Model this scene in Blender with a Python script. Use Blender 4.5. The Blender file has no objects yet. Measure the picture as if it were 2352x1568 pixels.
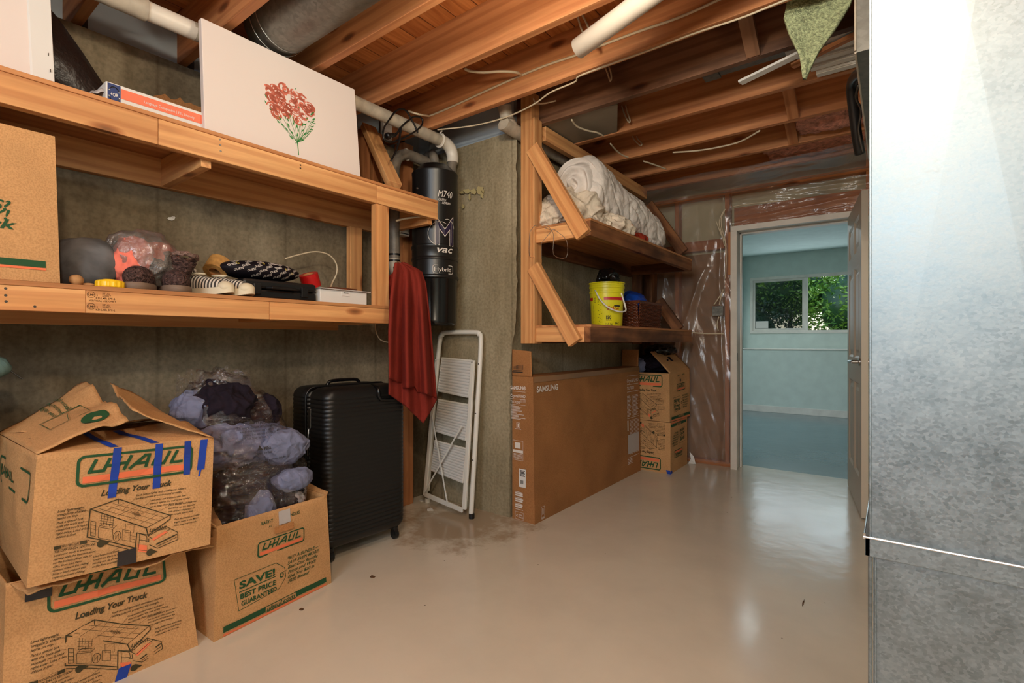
import bpy, bmesh, math, random
from mathutils import Vector, Matrix, noise, Euler
random.seed(7)
C = bpy.context.scene.collection
SC = bpy.context.scene
rad = math.radians
# ------------------------------------------------------------------ camera
FOC = 1155.0; CAMH = 1.1; YAW = rad(37.1)
cam_data = bpy.data.cameras.new('camera'); cam = bpy.data.objects.new('camera', cam_data); C.objects.link(cam)
cam_data.sensor_width = 36.0; cam_data.lens = FOC / 2352 * 36.0; cam_data.clip_start = 0.02; cam_data.clip_end = 200
cam.location = (0, 0, CAMH); cam.rotation_euler = (rad(90), 0, YAW)
SC.camera = cam
# ------------------------------------------------------------------ world, sun, exposure
w = bpy.data.worlds.new('World'); SC.world = w; w.use_nodes = True
wn = w.node_tree.nodes; wl = w.node_tree.links
sky = wn.new('ShaderNodeTexSky'); sky.sky_type = 'NISHITA'; sky.sun_disc = False
sky.sun_elevation = rad(50); sky.sun_rotation = rad(200); sky.air_density = 1.2; sky.dust_density = 1.5
wl.new(sky.outputs[0], wn['Background'].inputs[0]); wn['Background'].inputs[1].default_value = 0.35
def light(kind, name, loc, energy, color, size=0.1, rot=(0,0,0), size_y=None):
    d = bpy.data.lights.new(name, kind); d.energy = energy; d.color = color
    if kind == 'AREA':
        d.size = size
        if size_y: d.shape = 'RECTANGLE'; d.size_y = size_y
    elif kind == 'SUN': d.angle = size
    else: d.shadow_soft_size = size
    o = bpy.data.objects.new(name, d); C.objects.link(o); o.location = loc; o.rotation_euler = rot
    return o
light('SUN', 'sun', (3, 6, 8), 5.0, (1.0, 0.95, 0.85), rad(1), (rad(-28), rad(38), 0))
BULBS = [(-0.06, -0.12, 2.28, 56), (-0.95, 1.22, 2.27, 18), (0.9, -0.9, 2.2, 30)]
BULB_COL = (1.0, 0.86, 0.66)
light('AREA', 'daylight_back_window', (-0.1, -1.93, 1.9), 50, (0.80, 0.91, 1.0), 1.6, (rad(90), 0, 0), 0.6)
light('AREA', 'daylight_door_window', (-1.0, 8.93, 1.7), 8, (0.75, 0.92, 1.0), 1.6, (rad(-90), 0, 0), 0.85)
SC.view_settings.view_transform = 'Standard'; SC.view_settings.look = 'None'
SC.view_settings.gamma = 1.0; SC.view_settings.use_curve_mapping = False
SC.view_settings.exposure = 0.23
# ------------------------------------------------------------------ geometry helpers
FW = Vector((-math.sin(YAW), math.cos(YAW), 0)); RT = Vector((math.cos(YAW), math.sin(YAW), 0))
def px(u, v, x=None, y=None, z=None):
    """point of the photographed ray through (u, v) on a plane of the room"""
    D = FW + RT * ((u - 1176) / FOC) + Vector((0, 0, (784 - v) / FOC))
    t = x / D.x if x is not None else y / D.y if y is not None else (z - CAMH) / D.z
    return Vector((0, 0, CAMH)) + D * t
def s2l(c):
    return tuple((v/255/12.92 if v/255 <= .04045 else ((v/255+.055)/1.055)**2.4) for v in c) + (1.0,)
WM = {}
def world(o): return WM.get(o.name, Matrix.Identity(4))
def place(o, M, parent=None):
    C.objects.link(o)
    if parent is not None:
        o.parent = parent; o.matrix_basis = world(parent).inverted() @ M
    else: o.matrix_basis = M
    WM[o.name] = M.copy()
def tag(o, label, cat, group=None, kind=None):
    o['label'] = label; o['category'] = cat
    if group: o['group'] = group
    if kind: o['kind'] = kind
    return o
def thing(name, label, cat, loc, rz=0, group=None):
    o = bpy.data.objects.new(name, None); o.empty_display_size = 0.05
    place(o, Matrix.Translation(Vector(loc)) @ Matrix.Rotation(rz, 4, 'Z'))
    return tag(o, label, cat, group)
def copy_tree(o, M, label=None, parent=None):
    c = o.copy(); C.objects.link(c)
    if parent is None:
        c.matrix_basis = M; WM[c.name] = M.copy()
        if label: c['label'] = label
    else: c.parent = parent
    for ch in list(o.children): copy_tree(ch, None, None, c)
    return c
class MB:
    def __init__(s): s.v = []; s.f = []
    def add(s, vs, fs, M=None):
        n = len(s.v)
        s.v += [tuple(M @ Vector(p)) if M is not None else tuple(p) for p in vs]
        s.f += [tuple(i + n for i in f) for f in fs]
        return s
    def box(s, a, b, M=None):
        x0, y0, z0 = a; x1, y1, z1 = b
        vs = [(x0,y0,z0),(x1,y0,z0),(x1,y1,z0),(x0,y1,z0),(x0,y0,z1),(x1,y0,z1),(x1,y1,z1),(x0,y1,z1)]
        return s.add(vs, [(0,3,2,1),(4,5,6,7),(0,1,5,4),(1,2,6,5),(2,3,7,6),(3,0,4,7)], M)
    def hexa(s, p):          # eight corners, bottom four then top four
        return s.add(p, [(0,3,2,1),(4,5,6,7),(0,1,5,4),(1,2,6,5),(2,3,7,6),(3,0,4,7)])
    def tube(s, pts, r, n=10, caps=True, closed=False, smooth=0):
        pts = [Vector(p) for p in pts]
        if smooth: pts = catmull(pts, smooth)
        m = len(pts); rs = r if isinstance(r, (list, tuple)) else [r] * m
        if len(rs) != m: rs = [rs[min(int(i * len(rs) / m), len(rs) - 1)] for i in range(m)]
        up = None; rings = []
        for i, p in enumerate(pts):
            if closed: t = pts[(i+1) % m] - pts[i-1]
            else: t = pts[min(i+1, m-1)] - pts[max(i-1, 0)]
            t.normalize()
            if up is None:
                up = Vector((0,0,1)) if abs(t.z) < .9 else Vector((1,0,0))
            a = (up - t * up.dot(t)).normalized(); b = t.cross(a); up = a
            rings.append([p + (a * math.cos(k*2*math.pi/n) + b * math.sin(k*2*math.pi/n)) * rs[i] for k in range(n)])
        vs = [q for rr in rings for q in rr]; fs = []
        for i in range(m if closed else m - 1):
            j = (i + 1) % m
            for k in range(n):
                fs.append((i*n+k, i*n+(k+1) % n, j*n+(k+1) % n, j*n+k))
        if caps and not closed:
            fs.append(tuple(range(n-1, -1, -1))); fs.append(tuple((m-1)*n + k for k in range(n)))
        return s.add(vs, fs)
    def lathe(s, prof, c=(0,0,0), n=40, M=None, caps=True):
        vs = []; fs = []
        for r, z in prof:
            for k in range(n):
                a = k*2*math.pi/n; vs.append((c[0]+r*math.cos(a), c[1]+r*math.sin(a), c[2]+z))
        for i in range(len(prof)-1):
            for k in range(n): fs.append((i*n+k, i*n+(k+1) % n, (i+1)*n+(k+1) % n, (i+1)*n+k))
        if caps:
            fs.append(tuple(range(n-1, -1, -1))); fs.append(tuple((len(prof)-1)*n+k for k in range(n)))
        return s.add(vs, fs, M)
    def grid(s, fn, nu, nv, close_u=False):
        vs = [fn(i/nu, j/nv) for j in range(nv+1) for i in range(nu if close_u else nu+1)]
        w_ = nu if close_u else nu+1; fs = []
        for j in range(nv):
            for i in range(nu):
                a = j*w_+i; b = j*w_+(i+1) % w_
                fs.append((a, b, b+w_, a+w_))
        return s.add(vs, fs)
    def build(s, name, m, parent=None, M=None, smooth=False, bevel=0, solid=0, sub=0, weld=False, origin=True):
        vs = [Vector(p) for p in s.v]
        MM = M.copy() if M is not None else Matrix.Identity(4)
        if M is None and origin and vs:
            lo = [min(p[i] for p in vs) for i in range(3)]; hi = [max(p[i] for p in vs) for i in range(3)]
            c = Vector(((lo[0]+hi[0])/2, (lo[1]+hi[1])/2, lo[2])); vs = [p - c for p in vs]
            MM = Matrix.Translation(c)
        me = bpy.data.meshes.new(name); me.from_pydata(vs, [], s.f); me.update()
        if weld or True:
            bm = bmesh.new(); bm.from_mesh(me)
            if weld: bmesh.ops.remove_doubles(bm, verts=bm.verts, dist=weld if weld is not True else 1e-5)
            if not solid: bmesh.ops.recalc_face_normals(bm, faces=bm.faces)
            bm.to_mesh(me); bm.free()
        if smooth:
            me.polygons.foreach_set('use_smooth', [True]*len(me.polygons))
            if smooth is not True: me.set_sharp_from_angle(angle=rad(smooth))
        me.materials.append(m)
        o = bpy.data.objects.new(name, me); place(o, MM, parent)
        if sub: md = o.modifiers.new('sub', 'SUBSURF'); md.levels = sub; md.render_levels = sub
        if solid: md = o.modifiers.new('solid', 'SOLIDIFY'); md.thickness = abs(solid); md.offset = 0 if solid > 0 else -1
        if bevel: md = o.modifiers.new('bevel', 'BEVEL'); md.width = bevel; md.segments = 2; md.limit_method = 'ANGLE'; md.angle_limit = rad(40)
        return o
def catmull(P, k):
    out = []; n = len(P)
    for i in range(n-1):
        p0 = P[max(i-1, 0)]; p1 = P[i]; p2 = P[i+1]; p3 = P[min(i+2, n-1)]
        for j in range(k):
            t = j/k; out.append(0.5*((2*p1)+(p2-p0)*t+(2*p0-5*p1+4*p2-p3)*t*t+(3*p1-p0-3*p2+p3)*t**3))
    out.append(P[-1]); return out
def sub(root, rules):
    """move fittings one level down, under the part they sit on"""
    for pn, kids in rules.items():
        ps_ = [c for c in root.children if c.name.split('.')[0] == pn]
        if not ps_: continue
        for c in list(root.children):
            if c.name.split('.')[0] in kids and c not in ps_:
                q = min(ps_, key=lambda p_: (world(p_).translation-world(c).translation).length)
                c.parent = q; c.matrix_basis = world(q).inverted() @ world(c)
def structure(o, kind='structure'):
    o['kind'] = kind; return o
def board(name, p0, p1, w_, t, m, parent=None, side=None, bevel=0.002):
    """timber from p0 to p1; w_ along 'side' direction, t across"""
    p0 = Vector(p0); p1 = Vector(p1); X = (p1-p0).normalized(); L = (p1-p0).length
    Y = Vector(side if side is not None else (0,0,1)); Y = (Y - X*Y.dot(X)).normalized(); Z = X.cross(Y)
    M = Matrix((X, Y, Z)).transposed().to_4x4(); M.translation = p0
    return MB().box((0, -w_/2, -t/2), (L, w_/2, t/2)).build(name, m, parent, M=M, bevel=bevel)
def abox(name, a, b, m, parent=None, axis=None, bevel=0.002):
    """axis aligned timber between two corners, grain along its longest side"""
    a = Vector(a); b = Vector(b); d = b - a; c = (a+b)/2
    k = axis if axis is not None else max(range(3), key=lambda i: abs(d[i]))
    e = Vector((0,0,0)); e[k] = abs(d[k])/2
    o = [(1,2),(2,0),(0,1)][k]
    sd = Vector((0,0,0)); sd[o[0]] = 1
    return board(name, c-e, c+e, abs(d[o[0]]), abs(d[o[1]]), m, parent, side=sd, bevel=bevel)
def fbm(p, o=4):
    return noise.fractal(p, 1.0, 2.0, o, noise_basis='PERLIN_ORIGINAL')
def blob(c, r, amp=0.1, fr=3.0, seed=0, sub=5, zmin=None, ridge=0.0, rot=None, fine=0.0):
    """crumpled soft body"""
    bm = bmesh.new(); bmesh.ops.create_icosphere(bm, subdivisions=sub, radius=1.0)
    off = Vector((seed*7.3, seed*3.1, seed*5.7)); R_ = rot or Matrix.Identity(3); mb = MB(); vs = []
    for v_ in bm.verts:
        p = v_.co.copy(); q = Vector((p.x*r[0], p.y*r[1], p.z*r[2]))
        n1 = fbm(q*fr+off)
        k = 1 + amp*n1*2
        if ridge: k += ridge*(0.5-abs(noise.noise(q*fr*2.3+off*1.7)))**2*4*(1 if ridge > 0 else 1) - ridge*.5
        if fine: k += fine*(abs(noise.noise(q*fr*2.6+off*1.3+Vector((n1*1.5,0,n1))))*-2+.4) + fine*.5*noise.noise(q*fr*6)
        q = R_ @ (q*k) + Vector(c)
        if zmin is not None and q.z < zmin: q.z = zmin + (q.z-zmin)*0.02
        vs.append(q)
    fs = [tuple(v_.index for v_ in f.verts) for f in bm.faces]; bm.free()
    return mb.add(vs, fs)
def bil(BL, BR, TR, TL):
    BL, BR, TR, TL = map(Vector, (BL, BR, TR, TL))
    return lambda s, t: BL*(1-s)*(1-t)+BR*s*(1-t)+TR*s*t+TL*(1-s)*t
# ------------------------------------------------------------------ printed lettering and line art
_tc = {}
def text2d(body, size=1.0, bold=0.0, shear=0.0, sx=1.0, align='LEFT', res=3):
    key = (body, bold, shear, align, res)
    if key not in _tc:
        cu = bpy.data.curves.new('t', 'FONT'); cu.body = body; cu.size = 1; cu.offset = bold; cu.shear = shear
        cu.align_x = align; cu.resolution_u = res; cu.fill_mode = 'FRONT'
        o = bpy.data.objects.new('t', cu); C.objects.link(o)
        dg = bpy.context.evaluated_depsgraph_get(); me = o.evaluated_get(dg).to_mesh()
        V_ = [(v_.co.x, v_.co.y) for v_ in me.vertices]; ok = [abs(y) < 1.6 and -.5 < x < len(body)*1.1+.5 for x, y in V_]; _tc[key] = ([p if k_ else (0, 0) for p, k_ in zip(V_, ok)], [tuple(p.vertices) for p in me.polygons if all(ok[i] for i in p.vertices)])
        o.evaluated_get(dg).to_mesh_clear(); bpy.data.objects.remove(o); bpy.data.curves.remove(cu)
    vs, fs = _tc[key]
    return [(x*size*sx, y*size) for x, y in vs], fs
class PR:
    """flat ink shapes in face coordinates, later wrapped on a surface"""
    def __init__(s): s.v = []; s.f = []
    def add(s, vs, fs):
        n = len(s.v); s.v += vs; s.f += [tuple(i+n for i in f) for f in fs]
    def text(s, x, y, body, size, bold=0.0, shear=0.0, sx=1.0, align='LEFT', width=None, rot=0, flip=False, res=None):
        if res is None: res = 3 if size > .013 else 2
        vs, fs = text2d(body, 1.0, bold, shear, 1.0, align, res)
        if not vs: return s
        k = sx
        if width:
            x0 = min(p[0] for p in vs); x1 = max(p[0] for p in vs); k = width/size/max(x1-x0, 1e-4)
            vs = [(p[0]-x0, p[1]) for p in vs]
        c_, s_ = math.cos(rot), math.sin(rot)
        out = []
        for a, b in vs:
            a *= size*k; b *= size
            out.append((x+a*c_-b*s_, y+a*s_+b*c_))
        s.add(out, fs); return s
    def para(s, x, y, lines, size, lead=None, **k):
        for i, l in enumerate(lines): s.text(x, y-i*(lead or size*1.15), l, size, **k)
        return s
    def rect(s, x0, y0, x1, y1, n=1, m=1):
        vs = []; fs = []
        for j in range(m+1):
            for i in range(n+1): vs.append((x0+(x1-x0)*i/n, y0+(y1-y0)*j/m))
        for j in range(m):
            for i in range(n):
                a = j*(n+1)+i; fs.append((a, a+1, a+n+2, a+n+1))
        s.add(vs, fs); return s
    def line(s, pts, w_, closed=False):
        P = [Vector((p[0], p[1])) for p in pts]
        if closed: P = P + [P[0]]
        for a, b in zip(P[:-1], P[1:]):
            d = b-a
            if d.length < 1e-7: continue
            d.normalize(); n_ = Vector((-d.y, d.x))*w_/2; e = d*w_*.4
            s.add([tuple(a-n_-e), tuple(b-n_+e), tuple(b+n_+e), tuple(a+n_-e)], [(0,1,2,3)])
        return s
    def poly(s, pts): s.add([tuple(p) for p in pts], [tuple(range(len(pts)))]); return s
    def ell(s, x, y, rx, ry, w_=None, n=20, a0=0, a1=2*math.pi, rot=0):
        c_, s_ = math.cos(rot), math.sin(rot)
        P = [(x+rx*math.cos(a0+(a1-a0)*i/n)*c_-ry*math.sin(a0+(a1-a0)*i/n)*s_, y+rx*math.cos(a0+(a1-a0)*i/n)*s_+ry*math.sin(a0+(a1-a0)*i/n)*c_) for i in range(n+1)]
        if w_: s.line(P, w_)
        else: s.poly(P[:-1])
        return s
    def rrect(s, x0, y0, x1, y1, r, w_):
        P = []
        for cx, cy, a in ((x1-r, y1-r, 0), (x0+r, y1-r, 90), (x0+r, y0+r, 180), (x1-r, y0+r, 270)):
            for i in range(6): P.append((cx+r*math.cos(rad(a+i*18)), cy+r*math.sin(rad(a+i*18))))
        return s.line(P, w_, closed=True)
    def build(s, name, m, parent, surf, nrm=None, eps=0.0008, tf=None, label=None):
        vs = []
        for a, b in s.v:
            if tf: a, b = tf(a, b)
            p = surf(a, b)
            if nrm is None:
                h = 1e-3; du = surf(a+h, b)-p; dv = surf(a, b+h)-p; n_ = du.cross(dv).normalized()
            else: n_ = nrm
            vs.append(p + n_*eps)
        mb = MB(); mb.add(vs, s.f); me_o = mb.build(name, m, parent, solid=0)
        if label: me_o['label'] = label
        return me_o
# ------------------------------------------------------------------ materials
MT = {}
def nodes(name, rough=0.6, metal=0.0, spec=0.5):
    m = bpy.data.materials.new(name); m.use_nodes = True
    b = m.node_tree.nodes['Principled BSDF']; b.inputs['Roughness'].default_value = rough
    b.inputs['Metallic'].default_value = metal; b.inputs['Specular IOR Level'].default_value = spec
    return m, m.node_tree.nodes, m.node_tree.links, b
def coords(N, L, scale=(1,1,1), rand=True, kind='Object'):
    tc = N.new('ShaderNodeTexCoord'); mp = N.new('ShaderNodeMapping'); mp.inputs['Scale'].default_value = scale
    if rand:
        oi = N.new('ShaderNodeObjectInfo'); ml = N.new('ShaderNodeMath'); ml.operation = 'MULTIPLY'; ml.inputs[1].default_value = 37.0
        L.new(oi.outputs['Random'], ml.inputs[0]); L.new(ml.outputs[0], mp.inputs['Location'])
    L.new(tc.outputs[kind], mp.inputs[0]); return mp
def ramp(N, L, src, stops):
    r = N.new('ShaderNodeValToRGB'); e = r.color_ramp.elements
    while len(e) < len(stops): e.new(0.5)
    for k, (p, c) in zip(e, stops): k.position = p; k.color = c if len(c) == 4 else s2l(c)
    L.new(src, r.inputs[0]); return r
def mixc(N, L, a, b, fac, mode='MIX'):
    m = N.new('ShaderNodeMix'); m.data_type = 'RGBA'; m.blend_type = mode
    for sock, val in ((m.inputs[0], fac), (m.inputs[6], a), (m.inputs[7], b)):
        if hasattr(val, 'is_linked') or isinstance(val, bpy.types.NodeSocket): L.new(val, sock)
        else: sock.default_value = val if not (isinstance(val, tuple) and len(val) == 3) else s2l(val)
    return m.outputs[2]
def tex(N, L, vec, kind='Noise', scale=5, detail=4, rough=.5, dist=0.0):
    t = N.new('ShaderNodeTex'+kind); t.inputs['Scale'].default_value = scale
    if kind == 'Noise':
        t.inputs['Detail'].default_value = detail; t.inputs['Roughness'].default_value = rough; t.inputs['Distortion'].default_value = dist
    L.new(vec.outputs[0], t.inputs['Vector']); return t
def bump(N, L, b, src, strength=.3, dist=.01):
    bp = N.new('ShaderNodeBump'); bp.inputs['Strength'].default_value = strength; bp.inputs['Distance'].default_value = dist
    L.new(src, bp.inputs['Height']); L.new(bp.outputs[0], b.inputs['Normal']); return bp
def plain(name, c, rough=.5, metal=0, spec=.5, bumps=None, var=0.0, vs=8):
    m, N, L, b = nodes(name, rough, metal, spec)
    if var:
        mp = coords(N, L); t = tex(N, L, mp, scale=vs, detail=5)
        d = tuple(max(0, x*(1-var)) for x in c); u = tuple(min(255, x*(1+var*.6)) for x in c)
        r = ramp(N, L, t.outputs[0], [(.3, d), (.7, u)]); L.new(r.outputs[0], b.inputs['Base Color'])
    else: b.inputs['Base Color'].default_value = s2l(c)
    if bumps:
        mp = coords(N, L); t = tex(N, L, mp, scale=bumps[0], detail=3); bump(N, L, b, t.outputs[0], bumps[1], bumps[2] if len(bumps) > 2 else .005)
    MT[name] = m; return m
def wood(name, lt, dk, ring, rough=.55, knots=True, gs=1.0, stain=None):
    m, N, L, b = nodes(name, rough, 0, .3)
    mp = coords(N, L, (1.0*gs, 14*gs, 14*gs))
    big = tex(N, L, coords(N, L, (.5, 3, 3)), scale=2.2, detail=2)
    n1 = tex(N, L, mp, scale=1.5, detail=5, rough=.6, dist=.6)
    base = ramp(N, L, big.outputs[0], [(.3, dk), (.7, lt)])
    wv = N.new('ShaderNodeTexWave'); wv.wave_type = 'RINGS'; wv.rings_direction = 'X'
    wv.inputs['Scale'].default_value = 1.0; wv.inputs['Distortion'].default_value = 5.0; wv.inputs['Detail'].default_value = 3
    wv.inputs['Detail Scale'].default_value = .6
    L.new(coords(N, L, (.35*gs, 9*gs, 9*gs)).outputs[0], wv.inputs[0])
    rr = ramp(N, L, wv.outputs['Fac'], [(.0, (255,255,255)), (.55, (250,245,240)), (.85, ring), (1, ring)])
    c1 = mixc(N, L, base.outputs[0], rr.outputs[0], .28, 'MULTIPLY')
    fine = ramp(N, L, n1.outputs[0], [(.35, (205,190,175)), (.65, (255,255,255))])
    c2 = mixc(N, L, c1, fine.outputs[0], .6, 'MULTIPLY')
    if knots:
        vo = N.new('ShaderNodeTexVoronoi'); vo.inputs['Scale'].default_value = 1.0
        L.new(coords(N, L, (2.4, 7, 7)).outputs[0], vo.inputs['Vector'])
        kr = ramp(N, L, vo.outputs['Distance'], [(.0, (70,35,15)), (.07, (90,45,20)), (.11, (190,150,120)), (.16, (255,255,255))])
        c2 = mixc(N, L, c2, kr.outputs[0], .75, 'MULTIPLY')
    if stain:
        st = tex(N, L, coords(N, L, (1.5, 4, 4)), scale=1.4, detail=4)
        sr = ramp(N, L, st.outputs[0], [(.42, (255,255,255)), (.6, stain)])
        c2 = mixc(N, L, c2, sr.outputs[0], .8, 'MULTIPLY')
    oi = N.new('ShaderNodeObjectInfo'); hv = N.new('ShaderNodeHueSaturation')
    mr = N.new('ShaderNodeMapRange'); mr.inputs[3].default_value = .85; mr.inputs[4].default_value = 1.12
    L.new(oi.outputs['Random'], mr.inputs[0]); L.new(mr.outputs[0], hv.inputs['Value']); hv.inputs['Saturation'].default_value = .97; L.new(c2, hv.inputs['Color'])
    L.new(hv.outputs[0], b.inputs['Base Color']); bump(N, L, b, n1.outputs[0], .12, .004)
    MT[name] = m; return m
def ply_floor():
    m, N, L, b = nodes('subfloor_boards', .6, 0, .25)
    mp = coords(N, L, (1, 1, 1), False)
    br = N.new('ShaderNodeTexBrick'); br.inputs['Scale'].default_value = 1.0; br.inputs['Brick Width'].default_value = 1.9; br.inputs['Row Height'].default_value = .14
    br.inputs['Mortar Size'].default_value = .003; br.inputs['Color1'].default_value = s2l((216,140,78)); br.inputs['Color2'].default_value = s2l((188,116,62)); br.inputs['Mortar'].default_value = s2l((110,64,34))
    rot = N.new('ShaderNodeMapping'); rot.inputs['Rotation'].default_value = (0, 0, rad(90)); L.new(mp.outputs[0], rot.inputs[0]); L.new(rot.outputs[0], br.inputs[0])
    g = tex(N, L, coords(N, L, (18, 1.5, 1), False), scale=2, detail=5, dist=.7)
    gr = ramp(N, L, g.outputs[0], [(.35, (190,160,140)), (.65, (255,255,255))])
    L.new(mixc(N, L, br.outputs[0], gr.outputs[0], .7, 'MULTIPLY'), b.inputs['Base Color'])
    MT['subfloor'] = m
def concrete(name, c1, c2, c3):
    m, N, L, b = nodes(name, .9, 0, .2)
    a = tex(N, L, coords(N, L, (1, 1, .55), False), scale=2.3, detail=7, rough=.62)
    st = tex(N, L, coords(N, L, (14, 14, 1.2), False), scale=2.0, detail=5, rough=.6)
    fn = tex(N, L, coords(N, L, (1, 1, 1), False), scale=60, detail=3)
    r1 = ramp(N, L, a.outputs[0], [(.3, c1), (.5, c2), (.72, c3)])
    r2 = ramp(N, L, st.outputs[0], [(.3, (190,188,180)), (.6, (255,255,255))])
    r3 = ramp(N, L, fn.outputs[0], [(.3, (200,200,196)), (.62, (255,255,255))])
    x = mixc(N, L, r1.outputs[0], r2.outputs[0], .25, 'MULTIPLY'); x = mixc(N, L, x, r3.outputs[0], .6, 'MULTIPLY')
    # joints of the form boards
    sp = N.new('ShaderNodeSeparateXYZ'); L.new(coords(N, L, (1,1,1), False).outputs[0], sp.inputs[0])
    ad = N.new('ShaderNodeMath'); ad.operation = 'ADD'; L.new(sp.outputs[0], ad.inputs[0]); L.new(sp.outputs[1], ad.inputs[1])
    md = N.new('ShaderNodeMath'); md.operation = 'PINGPONG'; md.inputs[1].default_value = .305; L.new(ad.outputs[0], md.inputs[0])
    jr = ramp(N, L, md.outputs[0], [(0, (150,145,135)), (.006, (200,198,190)), (.012, (255,255,255))])
    x = mixc(N, L, x, jr.outputs[0], .35, 'MULTIPLY')
    L.new(x, b.inputs['Base Color'])
    mx = N.new('ShaderNodeMath'); mx.operation = 'ADD'; L.new(fn.outputs[0], mx.inputs[0]); L.new(st.outputs[0], mx.inputs[1])
    bump(N, L, b, mx.outputs[0], .35, .006); MT[name] = m
def floor_mat(name, base, dirt, rough=.22):
    m, N, L, b = nodes(name, rough, 0, .5)
    a = tex(N, L, coords(N, L, (1,1,1), False), scale=1.6, detail=6, rough=.6)
    r = ramp(N, L, a.outputs[0], [(.32, tuple(x*.94 for x in base)), (.62, base)])
    # worn dirty patch by the wall corner
    mp = coords(N, L, (1,1,1), False); vm = N.new('ShaderNodeVectorMath'); vm.operation = 'DISTANCE'; vm.inputs[1].default_value = (-2.1, 2.25, 0)
    nz = tex(N, L, mp, scale=5, detail=6, rough=.7)
    L.new(mp.outputs[0], vm.inputs[0]); ad = N.new('ShaderNodeMath'); ad.operation = 'MULTIPLY_ADD'; ad.inputs[1].default_value = 1.1; L.new(nz.outputs[0], ad.inputs[0]); L.new(vm.outputs['Value'], ad.inputs[2])
    dr = ramp(N, L, ad.outputs[0], [(.78, (235,235,235)), (1.15, (0,0,0))])
    x = mixc(N, L, r.outputs[0], s2l(dirt), dr.outputs[0])
    # scuffs and specks
    vo = N.new('ShaderNodeTexVoronoi'); vo.inputs['Scale'].default_value = 6; L.new(mp.outputs[0], vo.inputs['Vector'])
    vr = ramp(N, L, vo.outputs['Distance'], [(.0, (70,60,50)), (.018, (110,95,80)), (.03, (255,255,255))])
    x = mixc(N, L, x, vr.outputs[0], .8, 'MULTIPLY')
    L.new(x, b.inputs['Base Color'])
    rn = tex(N, L, mp, scale=3, detail=5); rr = N.new('ShaderNodeMapRange'); rr.inputs[3].default_value = rough*.7; rr.inputs[4].default_value = rough*1.7
    L.new(rn.outputs[0], rr.inputs[0]); L.new(rr.outputs[0], b.inputs['Roughness'])
    bn = tex(N, L, mp, scale=9, detail=4); bump(N, L, b, bn.outputs[0], .12, .01); MT[name] = m
def galv(name, c1, c2, rough=.4, metal=.75, scale=38):
    m, N, L, b = nodes(name, rough, metal, .5)
    mp = coords(N, L, (1, 1, 1.3)); vo = N.new('ShaderNodeTexVoronoi'); vo.inputs['Scale'].default_value = scale; L.new(mp.outputs[0], vo.inputs['Vector'])
    n = tex(N, L, mp, scale=9, detail=8, rough=.7)
    bw = N.new('ShaderNodeRGBToBW'); L.new(vo.outputs['Color'], bw.inputs[0])
    mm = N.new('ShaderNodeMath'); mm.operation = 'MULTIPLY_ADD'; mm.inputs[1].default_value = .3; L.new(bw.outputs[0], mm.inputs[0])
    m2 = N.new('ShaderNodeMath'); m2.operation = 'MULTIPLY'; m2.inputs[1].default_value = .8; L.new(n.outputs[0], m2.inputs[0]); L.new(m2.outputs[0], mm.inputs[2])
    r = ramp(N, L, mm.outputs[0], [(.3, c1), (.75, c2)]); L.new(r.outputs[0], b.inputs['Base Color'])
    mr = N.new('ShaderNodeMapRange'); mr.inputs[3].default_value = rough*.7; mr.inputs[4].default_value = rough*1.5; L.new(mm.outputs[0], mr.inputs[0]); L.new(mr.outputs[0], b.inputs['Roughness'])
    bump(N, L, b, n.outputs[0], .05, .01); MT[name] = m
def card(name, c):
    m, N, L, b = nodes(name, .85, 0, .15)
    a = tex(N, L, coords(N, L, (1,1,1)), scale=4, detail=5); f_ = tex(N, L, coords(N, L, (1,1,1)), scale=220, detail=2)
    r = ramp(N, L, a.outputs[0], [(.3, tuple(x*.93 for x in c)), (.7, tuple(min(255, x*1.04) for x in c))])
    rf = ramp(N, L, f_.outputs[0], [(.35, (222,216,208)), (.6, (255,255,255))])
    L.new(mixc(N, L, r.outputs[0], rf.outputs[0], .7, 'MULTIPLY'), b.inputs['Base Color'])
    cr = tex(N, L, coords(N, L, (1.2, 1.2, 3)), scale=3, detail=4, dist=.4); bump(N, L, b, cr.outputs[0], .25, .02); MT[name] = m
def fabric(name, c, fs=300, rough=.95, wr=.35, wscale=9, var=.12):
    m, N, L, b = nodes(name, rough, 0, .15)
    a = tex(N, L, coords(N, L), scale=wscale, detail=4, dist=.8)
    r = ramp(N, L, a.outputs[0], [(.3, tuple(x*(1-var) for x in c)), (.7, tuple(min(255, x*(1+var*.5)) for x in c))])
    L.new(r.outputs[0], b.inputs['Base Color'])
    bump(N, L, b, a.outputs[0], wr, .03); b.inputs['Sheen Weight'].default_value = 0.0
    MT[name] = m
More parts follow.
